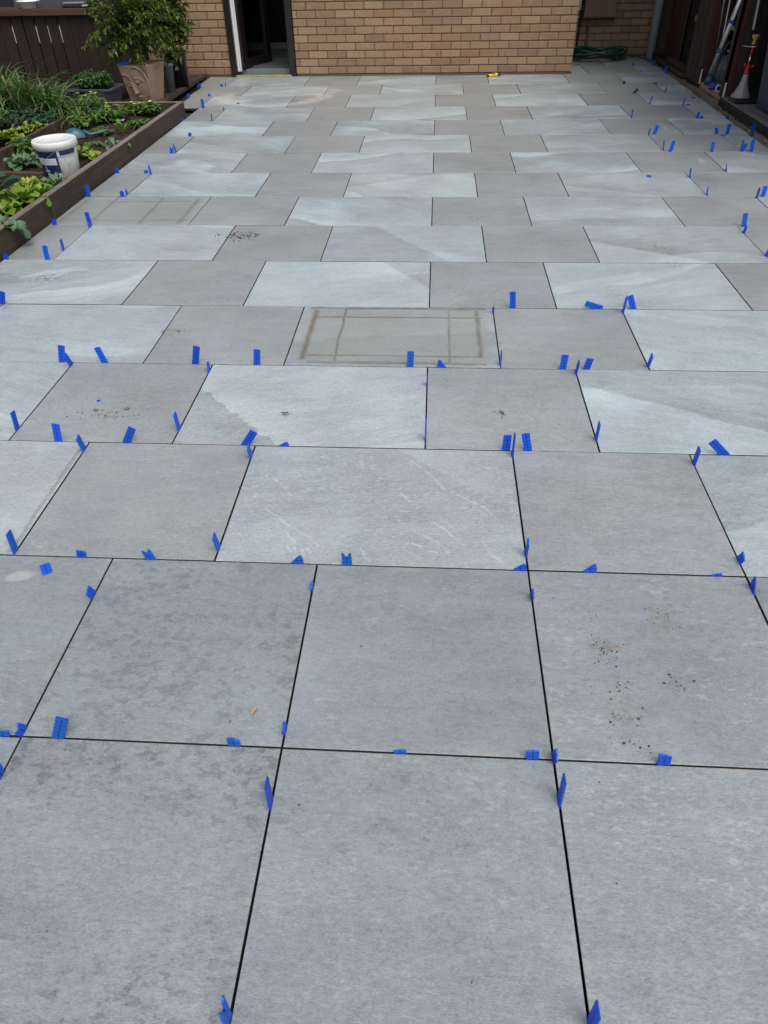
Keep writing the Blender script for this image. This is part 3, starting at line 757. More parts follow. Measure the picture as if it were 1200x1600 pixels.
# soil sheet
mb = MB(); rr = random.Random(8); nx, ny = 44, 100; vs_ = []; fs_ = []
from mathutils import noise as mn
for j in range(ny+1):
    for i in range(nx+1):
        x = -2.757-i*(2.9)/nx; y = 1.6+j*(8.55-1.6)/ny
        z = .085+.022*mn.noise((x*3, y*3, 0))+.014*mn.noise((x*11, y*11, 3))+.006*mn.noise((x*30, y*30, 5))
        if y > 6.88: z = -.06 if x > -3.62 else z-.04
        vs_.append((x, y, z))
for j in range(ny):
    for i in range(nx):
        a = j*(nx+1)+i; fs_.append((a, a+nx+1, a+nx+2, a+1))
mb.add(vs_, fs_)
tag(mb.build('garden_soil', M['soil'], smooth=True), 'dark crumbly soil filling the raised vegetable bed', 'soil', kind='stuff')
mb = MB()
for i in range(900):
    x, y = rr.uniform(-3.7, -2.77), rr.uniform(3.2, 6.8); r = rr.uniform(.003, .014)
    z = .085+.022*mn.noise((x*3, y*3, 0))+.014*mn.noise((x*11, y*11, 3))
    lump(mb, (x, y, z+r*.3), r, rr)
tag(mb.build('soil_clods', M['soil']), 'loose clods on the vegetable bed soil', 'soil', kind='stuff')
SZ = .09
# ---- plant builders
def ruffle_leaf(mb, p, az, L, W, elev, curl, rnd, ruf=.25, n=6, m=4):
    p = Vector(p); h = Vector((math.cos(az), math.sin(az), 0)); side = Vector((-h.y, h.x, 0)); ang = elev
    c = p.copy(); vs_ = []; fs_ = []; ph = rnd.uniform(0, 6)
    for i in range(n+1):
        t = i/n; wd = W*(.18+.82*math.sin(math.pi*min(1, t*.62+.02)*.8)**1.1)*(1 if t < .8 else 1-(t-.8)*2.2)
        d = h*math.cos(ang)+Vector((0, 0, math.sin(ang))); nr = side.cross(d)*-1
        for j in range(m+1):
            u = j/m*2-1
            vs_.append(c+side*(u*wd/2)+Vector((0, 0, 1))*(abs(u)**1.5*wd*.28)+nr*(ruf*W*.35*abs(u)*math.sin(ph+t*11+j*2.1)))
        ang -= curl/n; c = c+d*(L/n)
    for i in range(n):
        for j in range(m):
            a = i*(m+1)+j; fs_.append((a, a+1, a+m+2, a+m+1))
    mb.add(vs_, fs_)
def rosette(name, x, y, z, nleaf, L, W, mat, label, cat, seed, ruf=.3, elev=(.35, 1.2), curl=(.5, 1.3), group=None, spread=.25):
    rnd = random.Random(seed); mb = MB()
    for i in range(nleaf):
        t = i/nleaf; az = i*2.4+rnd.uniform(-.3, .3)
        mb.cur = .15+.7*t*rnd.uniform(.7, 1.2)
        l = L*(1.05-.45*t)*rnd.uniform(.8, 1.15)
        r0 = spread*L*(1-t)*.4
        ruffle_leaf(mb, (r0*math.cos(az), r0*math.sin(az), .01), az, l, W*(1.1-.4*t)*rnd.uniform(.8, 1.2), elev[0]+(elev[1]-elev[0])*t, rnd.uniform(*curl), rnd, ruf)
    return tag(mb.build(name, mat, loc=(x, y, z), smooth=True), label, cat, group)
G1 = 'lettuces and salad plants in the raised bed'
rosette('lettuce_plant', -2.88, 3.72, SZ, 22, .17, .085, M['lettuce'], 'large bright green lettuce leaning over the timber edge at left', 'lettuce', 1, group=G1)
rosette('lettuce_plant', -2.90, 3.50, SZ, 16, .15, .08, M['lettuce'], 'bright lettuce at the left frame edge nearest the camera', 'lettuce', 2, group=G1)
rosette('lettuce_plant', -2.99, 4.06, SZ, 34, .11, .055, M['lettuce_y'], 'curly yellow green lettuce in front of the white bucket', 'lettuce', 3, ruf=.7, group=G1)
rosette('lettuce_plant', -2.83, 4.13, SZ, 9, .12, .07, M['greyleaf'], 'small grey green salad plant between bucket and timber edge', 'lettuce', 4, group=G1)
rosette('lettuce_plant', -2.83, 3.92, SZ, 10, .11, .075, M['lettuce'], 'broad leaved lettuce close to the timber edge before the bucket', 'lettuce', 41, group=G1)
rosette('cabbage_plant', -2.80, 3.22, .10, 12, .16, .09, M['greyleaf'], 'grey green crinkled leaves hanging over the timber at far left', 'vegetable', 5, ruf=.6, elev=(.1, .8), group=G1)
rosette('cabbage_plant', -3.10, 3.60, .10, 8, .30, .14, M['darkleaf'], 'big dark broad leaf plant cut by the left frame edge', 'vegetable', 6, ruf=.15, elev=(.7, 1.35), group=G1)
rosette('cabbage_plant', -3.30, 4.66, SZ, 20, .15, .08, M['greyleaf'], 'grey green leafy plant in the soil left of the bucket', 'vegetable', 7, ruf=.5, elev=(.2, 1.0), group=G1)
rosette('lettuce_plant', -3.78, 5.35, .10, 40, .17, .075, M['lettuce_y'], 'yellow green frilly lettuce behind the dark divider board', 'lettuce', 8, ruf=.6, group=G1)
rosette('lettuce_plant', -3.70, 5.72, .10, 22, .13, .06, M['lettuce_y'], 'smaller frilly lettuce just beyond the large one at left', 'lettuce', 81, ruf=.6, group=G1)
rosette('lettuce_plant', -2.99, 4.93, SZ, 9, .12, .065, M['lettuce'], 'young green lettuce right beside the white bucket', 'lettuce', 9, group=G1)
rosette('lettuce_plant', -2.83, 4.80, SZ, 8, .10, .06, M['lettuce_y'], 'young pale lettuce by the timber right of the bucket', 'lettuce', 10, group=G1)
rosette('lettuce_plant', -2.82, 5.22, SZ, 9, .11, .05, M['greyleaf'], 'low grey green seedling against the timber past the bucket', 'lettuce', 11, group=G1)
rosette('lettuce_plant', -2.93, 5.74, SZ, 6, .13, .04, M['lettuce'], 'upright single seedling standing in bare soil mid bed', 'lettuce', 12, elev=(1.0, 1.4), group=G1)
rosette('lettuce_plant', -3.02, 5.30, SZ, 7, .09, .05, M['weed'], 'flat small dark seedling in bare soil behind the bucket', 'lettuce', 13, elev=(.1, .5), group=G1)
def strap_clump(x, y, z, n, L, W, seed, label, mat=None):
    rnd = random.Random(seed); mb = MB()
    for i in range(n):
        mb.cur = rnd.random(); r = rnd.uniform(0, .15); a = rnd.uniform(0, 6.28)
        mb.blade((r*math.cos(a), r*math.sin(a), 0), rnd.uniform(0, 6.28), L*rnd.uniform(.6, 1.1), W*rnd.uniform(.7, 1.2), rnd.uniform(.05, .75), rnd.uniform(.6, 2.4))
    tag(mb.build('strap_leaf_plant', mat or M['lily'], loc=(x, y, z), smooth=True), label, 'plant', 'strap leaved clumps at the back of the bed')
strap_clump(-4.35, 6.5, .08, 170, .62, .024, 1, 'arching strap leaf clump at the far left edge of the bed')
strap_clump(-4.02, 6.45, .08, 170, .60, .024, 2, 'arching strap leaf clump below the fence, second from left')
strap_clump(-3.80, 6.45, .08, 130, .40, .024, 3, 'arching strap leaf clump left of the slate tub')
strap_clump(-3.45, 6.2, .08, 70, .30, .018, 4, 'upright yellowing strap leaf clump behind the bucket')
strap_clump(-4.6, 6.1, .08, 150, .5, .026, 6, 'arching strap leaf clump cut by the left frame edge')
def weed(x, y, z, h, n, spread, seed, label, flowers=0, mat=None, ls=(.03, .06)):
    rnd = random.Random(seed)
    t = thing('leafy_weed', label, 'plant', (x, y, z), group='leafy plants in the raised bed')
    mb = MB(); sm = MB(); tips = []
    for i in range(n):
        a = rnd.uniform(0, 6.28); r = spread*math.sqrt(rnd.random()); top = Vector((r*math.cos(a), r*math.sin(a), h*rnd.uniform(.45, 1.0)*(1-.35*(r/spread)**2)))
        b = Vector((top.x*.3, top.y*.3, 0)); mid = (b+top)/2+Vector((0, 0, .1*h))
        sm.tube([b, mid, top], .0022, 4); tips.append(top)
        for k in range(rnd.randint(7, 10)):
            u = rnd.uniform(.3, 1); p = b.lerp(mid, min(1, u*2)) if u < .5 else mid.lerp(top, (u-.5)*2)
            az = rnd.uniform(0, 6.28); mb.cur = rnd.random()*.6+.4*u
            mb.leaf(p, (math.cos(az), math.sin(az), rnd.uniform(-.2, .6)), rnd.uniform(*ls)*1.2, rnd.uniform(*ls)*.62, .35)
    mb.build('foliage', mat or M['weed'], t, smooth=False); sm.build('stems', M['stem'], t)
    tips.sort(key=lambda p: -p.z)
    for p in tips[:flowers]:
        f = MB()
        for k in range(7):
            a = k*.9; f.leaf((p.x, p.y, p.z+.004), (math.cos(a), math.sin(a), .5), .017, .013, .2)
        f.build('flower', M['flower'], t)
weed(-3.22, 6.25, .09, .14, 34, .17, 1, 'leafy plant with one yellow flower left of the face planter', 2)
weed(-3.05, 6.55, .09, .115, 30, .12, 2, 'yellow flowering leafy plant in front of the face planter', 3)
weed(-2.91, 6.48, .09, .12, 26, .09, 3, 'leafy plant at the timber corner below the face planter', 2)
weed(-3.55, 6.62, .09, .20, 30, .13, 4, 'tall yellow flowering weed in front of the slate tub', 4)
weed(-3.85, 5.98, .09, .16, 60, .30, 5, 'low dark leafy growth between lettuce and strap leaves', 0, M['darkleaf'])
weed(-4.3, 6.0, .09, .22, 60, .30, 6, 'dense leafy growth at the far left of the bed', 0, M['weed'])
weed(-3.35, 5.98, .09, .12, 26, .14, 7, 'low leafy growth near the teal trowel', 0, M['weed'])
weed(-3.12, 5.75, .09, .05, 16, .10, 9, 'flat scattered seedlings in the soil beyond the scoop', 0, M['weed'], (.02, .04))
weed(-3.5, 5.15, .09, .10, 26, .13, 10, 'low weed patch between divider board and bucket', 0, M['weed'])
weed(-3.5, 6.45, .09, .17, 46, .22, 14, 'bright weedy foliage in front of the slate tub', 1, M['weed'])
weed(-4.15, 5.6, .09, .2, 50, .25, 15, 'mixed leafy growth left of the yellow lettuces', 0, M['weed'])
weed(-2.86, 5.95, .09, .07, 14, .07, 8, 'small weed hugging the timber edge midway', 0, M['weed'])

# bucket
t = thing('paint_bucket', 'dirty white lidded bucket with navy label standing in the bed', 'bucket', (-2.925, 4.47, .085), (R(1), R(-1), 0))
t.scale = (.92, .92, .96)
mb = MB(); mb.lathe([(.122, 0), (.126, .004), (.150, .205)], 40, capb=True); bk = mb.build('body', M['white'], t, smooth=True)
mb = MB(); mb.lathe([(.151, .195), (.163, .197), (.163, .236), (.158, .243), (.150, .243), (.146, .236), (.02, .234), (.001, .234)], 40, capb=False); mb.build('lid', M['white'], t, smooth=True)
def wrap(name, a0, a1, z0, z1, mat, lift=.0012, parent=None):
    mb = MB(); n = 14; vs_ = []; fs_ = []
    for i in range(n+1):
        a = R(a0+(a1-a0)*i/n)
        for z in (z0, z1):
            r = .126+(z-.004)*(.024/.201)+lift; vs_.append((r*math.cos(a), r*math.sin(a), z))
    for i in range(n): fs_.append((2*i, 2*i+2, 2*i+3, 2*i+1))
    mb.add(vs_, fs_); return mb.build(name, mat, parent or bk, smooth=True)
wrap('label_band', 190, 292, .012, .188, M['navy']); wrap('label_band', 300, 352, .155, .188, M['navy'])
wrap('label_panel', 206, 286, .098, .142, M['white'], .0022)
for i in range(3): wrap('label_line', 214, 280, .106+i*.011, .109+i*.011, M['labelgrey'], .003)
wrap('label_patch', 281, 291, .015, .04, M['white'], .0022); wrap('label_stripe', 292, 352, .140, .156, M['labelgrey'], .0018)
wrap('label_brush', 243, 247, .06, .15, M['labelgrey'], .0032); wrap('label_brush_head', 238, 254, .048, .064, M['labelgrey'], .0032)
mb = MB(); hp = []
for i in range(13):
    u = i/12; a = R(298-(298-222)*u); z = .20-.115*u; r = .152+.012*math.sin(u*math.pi); hp.append((r*math.cos(a), r*math.sin(a), z))
mb.tube(hp, .0022, 6); mb.build('handle', M['steel'], t)

# teal scoop
t = thing('garden_scoop', 'teal plastic hand scoop lying on soil behind the bucket', 'scoop', (-3.27, 5.62, .085), (0, 0, R(8)))
mb = MB(); n = 10; vs_ = []; fs_ = []
for i in range(n+1):
    u = i/n
    for j in range(9):
        a = math.pi*j/8; wd = .062*math.sin(math.pi*min(1, .25+u*.62))
        vs_.append((-.09+u*.15, wd*math.cos(a), .004+1.15*wd*math.sin(a)))
for i in range(n):
    for j in range(8): a = i*9+j; fs_.append((a, a+1, a+10, a+9))
mb.add(vs_, fs_); mb.build('blade', M['teal'], t, smooth=True)
mb = MB(); mb.tube([(.05, 0, .045), (.10, 0, .02), (.17, .01, .03), (.24, .02, .045)], [.02, .012, .012, .011], 10); mb.build('handle', M['teal'], t, smooth=True)
mb = MB(); mb.add([(-.05, -.02, 0), (.05, -.015, .004), (.055, .015, .012), (-.045, .02, .008)], [(0, 1, 2, 3)]); mb.add([(-.05, -.02, .002), (.02, -.03, .012), (.03, .01, .016)], [(0, 1, 2)])
tag(mb.build('paper_scrap', M['ceramic'], loc=(-3.13, 6.2, .1)), 'white paper scrap lying among weeds near the bed corner', 'litter')

# slate tub and its plant
t = thing('planter_tub', 'slate blue rectangular plastic tub planter at the bed corner', 'planter', (-3.68, 7.08, .035), (0, 0, R(-3)))
mb = MB()
def taper_box(mb, w0, d0, w1, d1, z0, z1, inner=.0):
    v = [(-w0/2, -d0/2, z0), (w0/2, -d0/2, z0), (w0/2, d0/2, z0), (-w0/2, d0/2, z0), (-w1/2, -d1/2, z1), (w1/2, -d1/2, z1), (w1/2, d1/2, z1), (-w1/2, d1/2, z1)]
    f = [(3, 2, 1, 0), (0, 1, 5, 4), (1, 2, 6, 5), (2, 3, 7, 6), (3, 0, 4, 7)]
    mb.add(v, f)
    if inner:
        w2, d2 = w1-inner*2, d1-inner*2; w3, d3 = w0-inner*2, d0-inner*2
        v = [(-w1/2, -d1/2, z1), (w1/2, -d1/2, z1), (w1/2, d1/2, z1), (-w1/2, d1/2, z1), (-w2/2, -d2/2, z1), (w2/2, -d2/2, z1), (w2/2, d2/2, z1), (-w2/2, d2/2, z1)]
        zz = z1-(z1-z0)*.25
        v += [(-w2/2, -d2/2, zz), (w2/2, -d2/2, zz), (w2/2, d2/2, zz), (-w2/2, d2/2, zz)]
        f = [(0, 1, 5, 4), (1, 2, 6, 5), (2, 3, 7, 6), (3, 0, 4, 7), (4, 5, 9, 8), (5, 6, 10, 9), (6, 7, 11, 10), (7, 4, 8, 11)]
        mb.add(v, f)
taper_box(mb, .42, .26, .50, .32, 0, .20, .015); mb.build('body', M['tub'], t)
mb = MB()
mb.box((0, -.165, .192), (.52, .022, .022), bev=.004); mb.box((0, .165, .192), (.52, .022, .022), bev=.004); mb.box((-.255, 0, .192), (.022, .31, .022), bev=.004); mb.box((.255, 0, .192), (.022, .31, .022), bev=.004)
mb.build('rim', M['tub'], t)
mb = MB(); mb.box((.10, -.158, .140), (.20, .018, .09), Euler((R(8), 0, 0)), bev=.006); mb.build('handle_panel', M['tub'], t)
for x_ in (-.2, -.12, .22):
    mb = MB(); mb.box((x_, -.150, .10), (.012, .014, .17), Euler((R(9), 0, 0)), bev=.002); mb.build('rib', M['tub'], t)
mb = MB(); mb.box((0, 0, .155), (.46, .28, .01)); mb.build('compost', M['soil'], t)
weed(-3.66, 7.10, .185, .22, 80, .21, 21, 'low bushy green plant growing in the slate tub', 0, M['tubleaf'], (.03, .055))

# planter with a face in relief
t = thing('face_planter', 'tapered tan square planter with a sleeping face in relief', 'planter', (-3.33, 7.62, 0), (0, 0, R(-13)))
PH, W0, W1 = .365, .235, .335
def pt(u, v, out=0.0):       # front face: u across, v down
    w_ = W1+(W0-W1)*v; z = PH*(1-v)
    return ((u-.5)*w_, -(w_/2)-out, z)
def seg(px, py, ax, ay, bx, by):
    dx, dy = bx-ax, by-ay; l = dx*dx+dy*dy; s_ = max(0, min(1, ((px-ax)*dx+(py-ay)*dy)/l)); return math.hypot(px-ax-s_*dx, py-ay-s_*dy)
def poly(px, py, P): return min(seg(px, py, *P[i], *P[i+1]) for i in range(len(P)-1))
HOOD = [(.27, .27), (.29, .17), (.38, .09), (.50, .05), (.62, .06), (.75, .12), (.87, .22), (.95, .36), (.98, .55), (.97, .75), (.88, .9)]
HOODL = [(.02, .28), (.08, .25), (.17, .25), (.25, .29), (.30, .36)]
BROWR = [(.38, .40), (.44, .34), (.55, .315), (.68, .33), (.78, .38)]; LIDR = [(.46, .43), (.54, .475), (.63, .475), (.72, .43)]
BROWL = [(.06, .48), (.12, .43), (.22, .42), (.31, .46)]; LIDL = [(.09, .53), (.16, .575), (.24, .57), (.29, .53)]
NOSE = [(.36, .44), (.39, .54), (.44, .64), (.48, .69)]; CHIN = [(.22, .72), (.30, .86), (.42, .97), (.6, .99), (.78, .92), (.9, .78)]
def relief(u, v):
    def gz_(d, s_): return math.exp(-(d/s_)**2)
    h = 0.0
    h += .010*gz_(poly(u, v, HOOD), .022)-.006*gz_(poly(u, v, [(a+.03, b-.03) for a, b in HOOD]), .02)
    h += .008*gz_(poly(u, v, HOODL), .022)
    h += .012*max(0, 1-((u-.55)/.45)**2-((v-.55)/.48)**2)
    h += .009*gz_(math.hypot((u-.59)/1.5, v-.42), .05)+.007*gz_(math.hypot((u-.19)/1.4, v-.52), .045)
    h += .006*gz_(poly(u, v, BROWR), .018)-.008*gz_(poly(u, v, LIDR), .013)+.005*gz_(poly(u, v, BROWL), .018)-.007*gz_(poly(u, v, LIDL), .013)
    h -= .006*gz_(poly(u, v, [(.34, .5), (.36, .6), (.40, .7)]), .025)
    h += .020*gz_(poly(u, v, NOSE), .03)+.014*gz_(math.hypot(u-.48, (v-.685)), .04)-.010*gz_(poly(u, v, [(.43, .73), (.5, .735), (.55, .715)]), .016)
    h += .011*gz_(poly(u, v, [(.48, .80), (.55, .785), (.64, .79)]), .018)+.011*gz_(poly(u, v, [(.50, .845), (.56, .85), (.62, .835)]), .02)-.009*gz_(poly(u, v, [(.47, .82), (.55, .815), (.66, .81)]), .009)
    h -= .006*gz_(poly(u, v, CHIN), .022)
    e = min(u, 1-u, v, 1-v); return h*min(1, e/.03)
mb = MB(); n = 56; vs_ = []; fs_ = []
for j in range(n+1):
    for i in range(n+1): vs_.append(pt(i/n, j/n, 1.5*relief(i/n, j/n)))
for j in range(n):
    for i in range(n): a = j*(n+1)+i; fs_.append((a, a+n+1, a+n+2, a+1))
mb.add(vs_, fs_); mb.build('face_panel', M['terracotta'], t, smooth=True)
mb = MB(); b, c = W0/2, W1/2; i_ = c-.022
v = [(-b, -b, 0), (b, -b, 0), (b, b, 0), (-b, b, 0), (-c, -c, PH), (c, -c, PH), (c, c, PH), (-c, c, PH), (-i_, -i_, PH), (i_, -i_, PH), (i_, i_, PH), (-i_, i_, PH), (-i_, -i_, PH-.06), (i_, -i_, PH-.06), (i_, i_, PH-.06), (-i_, i_, PH-.06)]
mb.add(v, [(3, 2, 1, 0), (1, 2, 6, 5), (2, 3, 7, 6), (3, 0, 4, 7), (4, 5, 9, 8), (5, 6, 10, 9), (6, 7, 11, 10), (7, 4, 8, 11), (8, 9, 13, 12), (9, 10, 14, 13), (10, 11, 15, 14), (11, 8, 12, 15)])
mb.build('body', M['terracotta'], t)
mb = MB(); mb.box((0, 0, PH-.055), (W1-.05, W1-.05, .012)); mb.build('compost', M['soil'], t)
mb = MB(); mb.add([(-.06, -.03, 0), (.055, -.035, .002), (.06, .02, .012), (.0, .035, .018), (-.055, .02, .012)], [(0, 1, 2, 3, 4)]); mb.box((0, 0, -.001), (.1, .045, .006), bev=.002)
tag(mb.build('blue_cloth', M['bluecloth'], loc=(-3.46, 7.50, PH+.006)), 'folded blue cloth on the left rim of the face planter', 'cloth')
def shrub(name, x, y, z, h, rad, zc, nb, nl, mat, seed, label, ls, stem=.012, squash=1.0, sphere=None):
    rnd = random.Random(seed); t = thing(name, label, 'shrub', (x, y, z), group='potted shrubs by the house wall')
    tr = MB(); lf = MB()
    tr.tube([(0, 0, -.02), (.01, 0, zc*.35), (-.008, .006, zc*.8), (.0, .0, zc*1.1), (.01, 0, h*.9)], [stem, stem*.9, stem*.75, stem*.5, stem*.2], 7)
    for i in range(nb):
        a = rnd.uniform(0, 6.28); e = rnd.uniform(-.8, 1.2); zb = zc*rnd.uniform(.45, 1.15)
        L = rad*rnd.uniform(.55, 1.1)
        p0 = Vector((0, 0, zb)); d = Vector((math.cos(a)*math.cos(e), math.sin(a)*math.cos(e)*squash, math.sin(e)*1.05))
        p1 = p0+d*L*.5+Vector((0, 0, .03)); p2 = p0+d*L+Vector((rnd.uniform(-.03, .03), rnd.uniform(-.03, .03), rnd.uniform(0, .05)))
        tr.tube([p0, p1, p2], [.004, .003, .0014], 4)
        for k in range(nl):
            u = .25+.75*rnd.random()**.7; p = p0.lerp(p1, u*2) if u < .5 else p1.lerp(p2, (u-.5)*2)
            az = rnd.uniform(0, 6.28); dd = d*.7+Vector((math.cos(az), math.sin(az), rnd.uniform(-.6, .7)))
            lf.cur = min(1, max(0, rnd.gauss(.38, .25)+.25*(u-.5)))
            l = rnd.uniform(*ls); lf.leaf(p+dd.normalized()*.008, dd, l, l*rnd.uniform(.3, .42), rnd.uniform(-.1, .5))
    tr.build('trunk', M['stem'], t); lf.build('crown', mat, t)
shrub('bay_shrub', -3.37, 7.66, PH-.06, .8, .46, .46, 190, 34, M['shrubleaf'], 3, 'broad leafy evergreen shrub growing in the face planter', (.036, .066))
# black pot with yellow-green shrub, small grey pot
t = thing('plant_pot', 'tall black plastic plant pot beside the brick wall', 'plant pot', (-3.20, 8.36, .035))
mb = MB(); mb.lathe([(.105, 0), (.125, .31), (.135, .312), (.135, .345), (.125, .345), (.115, .30), (.001, .29)], 32); mb.build('body', M['black'], t, smooth=True)
mb = MB(); mb.lathe([(.116, .292), (.05, .305), (.001, .305)], 20, capb=False); mb.build('compost', M['soil'], t)
shrub('potted_shrub', -3.20, 8.36, .33, .95, .26, .42, 110, 24, M['shrubleaf'], 9, 'upright shrub in the tall black pot against the wall', (.05, .09), squash=.8)
rnd = random.Random(33)
mb = MB()
for i in range(46):
    a = rnd.uniform(0, 6.28); mb.cur = rnd.random(); p = (.05*math.cos(a), .05*math.sin(a), rnd.uniform(.0, .14))
    mb.leaf(p, (math.cos(a), math.sin(a), rnd.uniform(.1, 1.1)), rnd.uniform(.06, .10), .034, .4)
tag(mb.build('seedling_shrub', M['yleaf'], loc=(-3.17, 8.28, .325)), 'yellow green young leaves at the rim of the black pot', 'plant')
mb = MB(); mb.lathe([(.045, 0), (.06, .26), (.066, .262), (.066, .285), (.058, .285), (.05, .25)], 24)
tag(mb.build('small_pot', M['greytool'], loc=(-3.195, 8.03, .02), smooth=True), 'narrow grey pot squeezed between face planter and black pot', 'plant pot')
# dark decking boards under the pots
t = thing('deck_strip', 'dark timber boards beside the paving under the pots', 'decking', (-3.1, 8.05, 0))
for (x_, w_, z_) in ((-.045, .07, .020), (-.135, .09, .012), (-.235, .09, .012), (-.335, .09, .012), (-.435, .09, .012)):
    mb = MB(); mb.box((x_, .1, z_), (w_, 2.2, .04), bev=.004); mb.build('plank', M['fence_y'], t)

# fence with ledge behind the bed
FY = 8.5
fen = thing('board_fence', 'dark brown vertical board fence with a ledge on top', 'fence', (0, FY, 0))
x = -6.4; rf = random.Random(17)
while x < -3.62:
    w_ = .121; h_ = .715
    mb = MB(); mb.box((0, 0, h_/2), (w_, .012, h_), bev=.003)
    gap = .014 if -5.2 < x < -4.55 else .004
    mb.build('board', M['fence'], fen, (x+w_/2, rf.uniform(-.003, .003), 0), (0, rf.uniform(-.003, .003), 0))
    x += w_+gap
mb = MB(); mb.box((-5.0, .028, .24), (2.9, .012, .42)); mb.build('slit_blocker', M['fence'], fen)  # unseen board added to block the bright slits lower down
mb = MB(); mb.box((-5.0, .035, .66), (2.9, .045, .08)); mb.build('rail', M['fence'], fen)
mb = MB(); mb.box((-5.0, .058, .12), (2.9, .045, .08)); mb.build('rail', M['fence'], fen)
mb = MB(); mb.box((-5.19, .10, .742), (2.44, .34, .062), bev=.004); mb.build('ledge', M['ledge'], fen)
mb = MB(); mb.box((-3.966, .10, .742), (.008, .338, .058), bev=.002); mb.build('end_cap', M['raw_wood'], fen)
for x_ in (-6.2, -4.9, -3.72):
    mb = MB(); mb.box((x_, .11, .36), (.07, .07, .70), bev=.004); mb.build('post', M['fence'], fen)
mb = MB(); mb.box((-4.95, .285, 1.05), (2.7, .02, .66)); mb.build('back_sheet', M['greywall'], fen)
mb = MB(); mb.box((-5.18, .27, 1.0), (.22, .04, .55)); mb.build('dark_panel', M['black'], fen)
t = thing('bowl', 'white ceramic bowl on the fence ledge', 'bowl', (-4.775, FY+.02, .773))
mb = MB(); mb.lathe([(.075, 0), (.082, .004), (.112, .062), (.124, .066), (.124, .072), (.110, .070), (.078, .012), (.001, .008)], 36); mb.build('body', M['ceramic'], t, smooth=True)
t = thing('hand_tool', 'black and grey tool lying on the fence ledge', 'tool', (-4.26, FY+.05, .773), (0, 0, R(4)))
mb = MB(); mb.box((0, 0, .016), (.30, .09, .03), bev=.008); mb.build('body', M['black'], t)
mb = MB(); mb.box((.0, -.02, .042), (.24, .05, .022), bev=.006); mb.build('bar', M['greytool'], t)
mb = MB(); mb.box((.12, -.06, .02), (.06, .03, .014), bev=.003); mb.build('tip', M['labelgrey'], t)
t = thing('black_pan', 'black rounded pan beside the grey tool on the ledge', 'pan', (-4.06, FY+.14, .773))
mb = MB(); mb.lathe([(.06, 0), (.09, .03), (.095, .07), (.09, .07), (.08, .03), (.001, .01)], 24); mb.build('body', M['black'], t, smooth=True)
# pale ground sheet added behind the fence so the gaps look bright
mb = MB(); mb.add([(-14, 8.9, -.06), (-5.62, 8.9, -.06), (-5.62, 16, -.06), (-14, 16, -.06)], [(0, 1, 2, 3)]); structure(mb.build('gap_backdrop', M['concrete']))

# ================================================================== RIGHT: SHED
PZ = .07
shed = thing('shed', 'dark brown timber shed standing open beside the paving', 'shed', (2.5, 7.5, 0))
def sp(name, mat, c, d, rot=None, bev=.003, parent=None):
    mb = MB(); mb.box((c[0]-2.5, c[1]-7.5, c[2]), d, rot, bev); return mb.build(name, mat, parent or shed)
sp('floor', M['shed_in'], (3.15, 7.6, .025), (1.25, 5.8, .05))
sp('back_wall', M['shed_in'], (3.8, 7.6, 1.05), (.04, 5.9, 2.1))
sp('end_wall', M['shed'], (3.18, 10.48, 1.05), (1.2, .04, 2.1))
sp('end_wall', M['shed'], (3.18, 4.62, 1.05), (1.2, .04, 2.1))
sp('roof', M['greywall'], (3.08, 7.55, 2.14), (1.7, 6.1, .06))
# far section: boards over a threshold of stacked planks
for i in range(7):
    y = 8.96+i*.215
    if i in (2, 3): continue
    sp('wall_board', M['shed_red'] if i in (5, 6) else M['shed'], (2.66, y, 1.06), (.02, .205, 2.05))
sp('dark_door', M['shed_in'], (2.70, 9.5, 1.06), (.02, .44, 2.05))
sp('latch', M['brass'], (2.683, 9.42, .52), (.012, .03, .06))
for (xc, zc, w_, y0, y1) in ((2.535, .030, .11, 8.78, 10.15), (2.60, .062, .10, 8.74, 9.9), (2.665, .03, .10, 8.75, 10.2)):
    sp('threshold_plank', M['fence_y'], (xc, (y0+y1)/2, zc), (w_, y1-y0, .032), Euler((0, R(2), 0)))
# slatted door leaf, its return post and the second post
y = 8.235
for i in range(6):
    sp('leaf_board', M['shed'], (2.505+(.006 if i % 2 else 0), y+.042, 1.05), (.022, .080, 2.04)); y += .0855
sp('leaf_frame', M['shed_red'], (2.585, 8.215, 1.05), (.17, .03, 2.04))
sp('white_strip', M['whiteframe'], (2.507, 8.196, .115), (.012, .008, .13), bev=.001)
for i in range(2): sp('post_board', M['shed_red'] if i == 0 else M['shed'], (2.515+i*.078, 7.325, 1.06), (.074, .03, 2.0))
sp('post_edge', M['shed'], (2.488, 7.36, 1.06), (.02, .10, 2.0))
sp('white_strip', M['whiteframe'], (2.486, 7.303, .125), (.016, .008, .13), bev=.001)
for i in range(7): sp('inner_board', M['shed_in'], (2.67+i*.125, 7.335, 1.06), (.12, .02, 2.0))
sp('corner_post', M['shed'], (2.54, 5.0, 1.06), (.09, .09, 2.0))
sp('opening_sill', M['raw_wood'], (2.60, 7.78, .035), (.16, .86, .05))
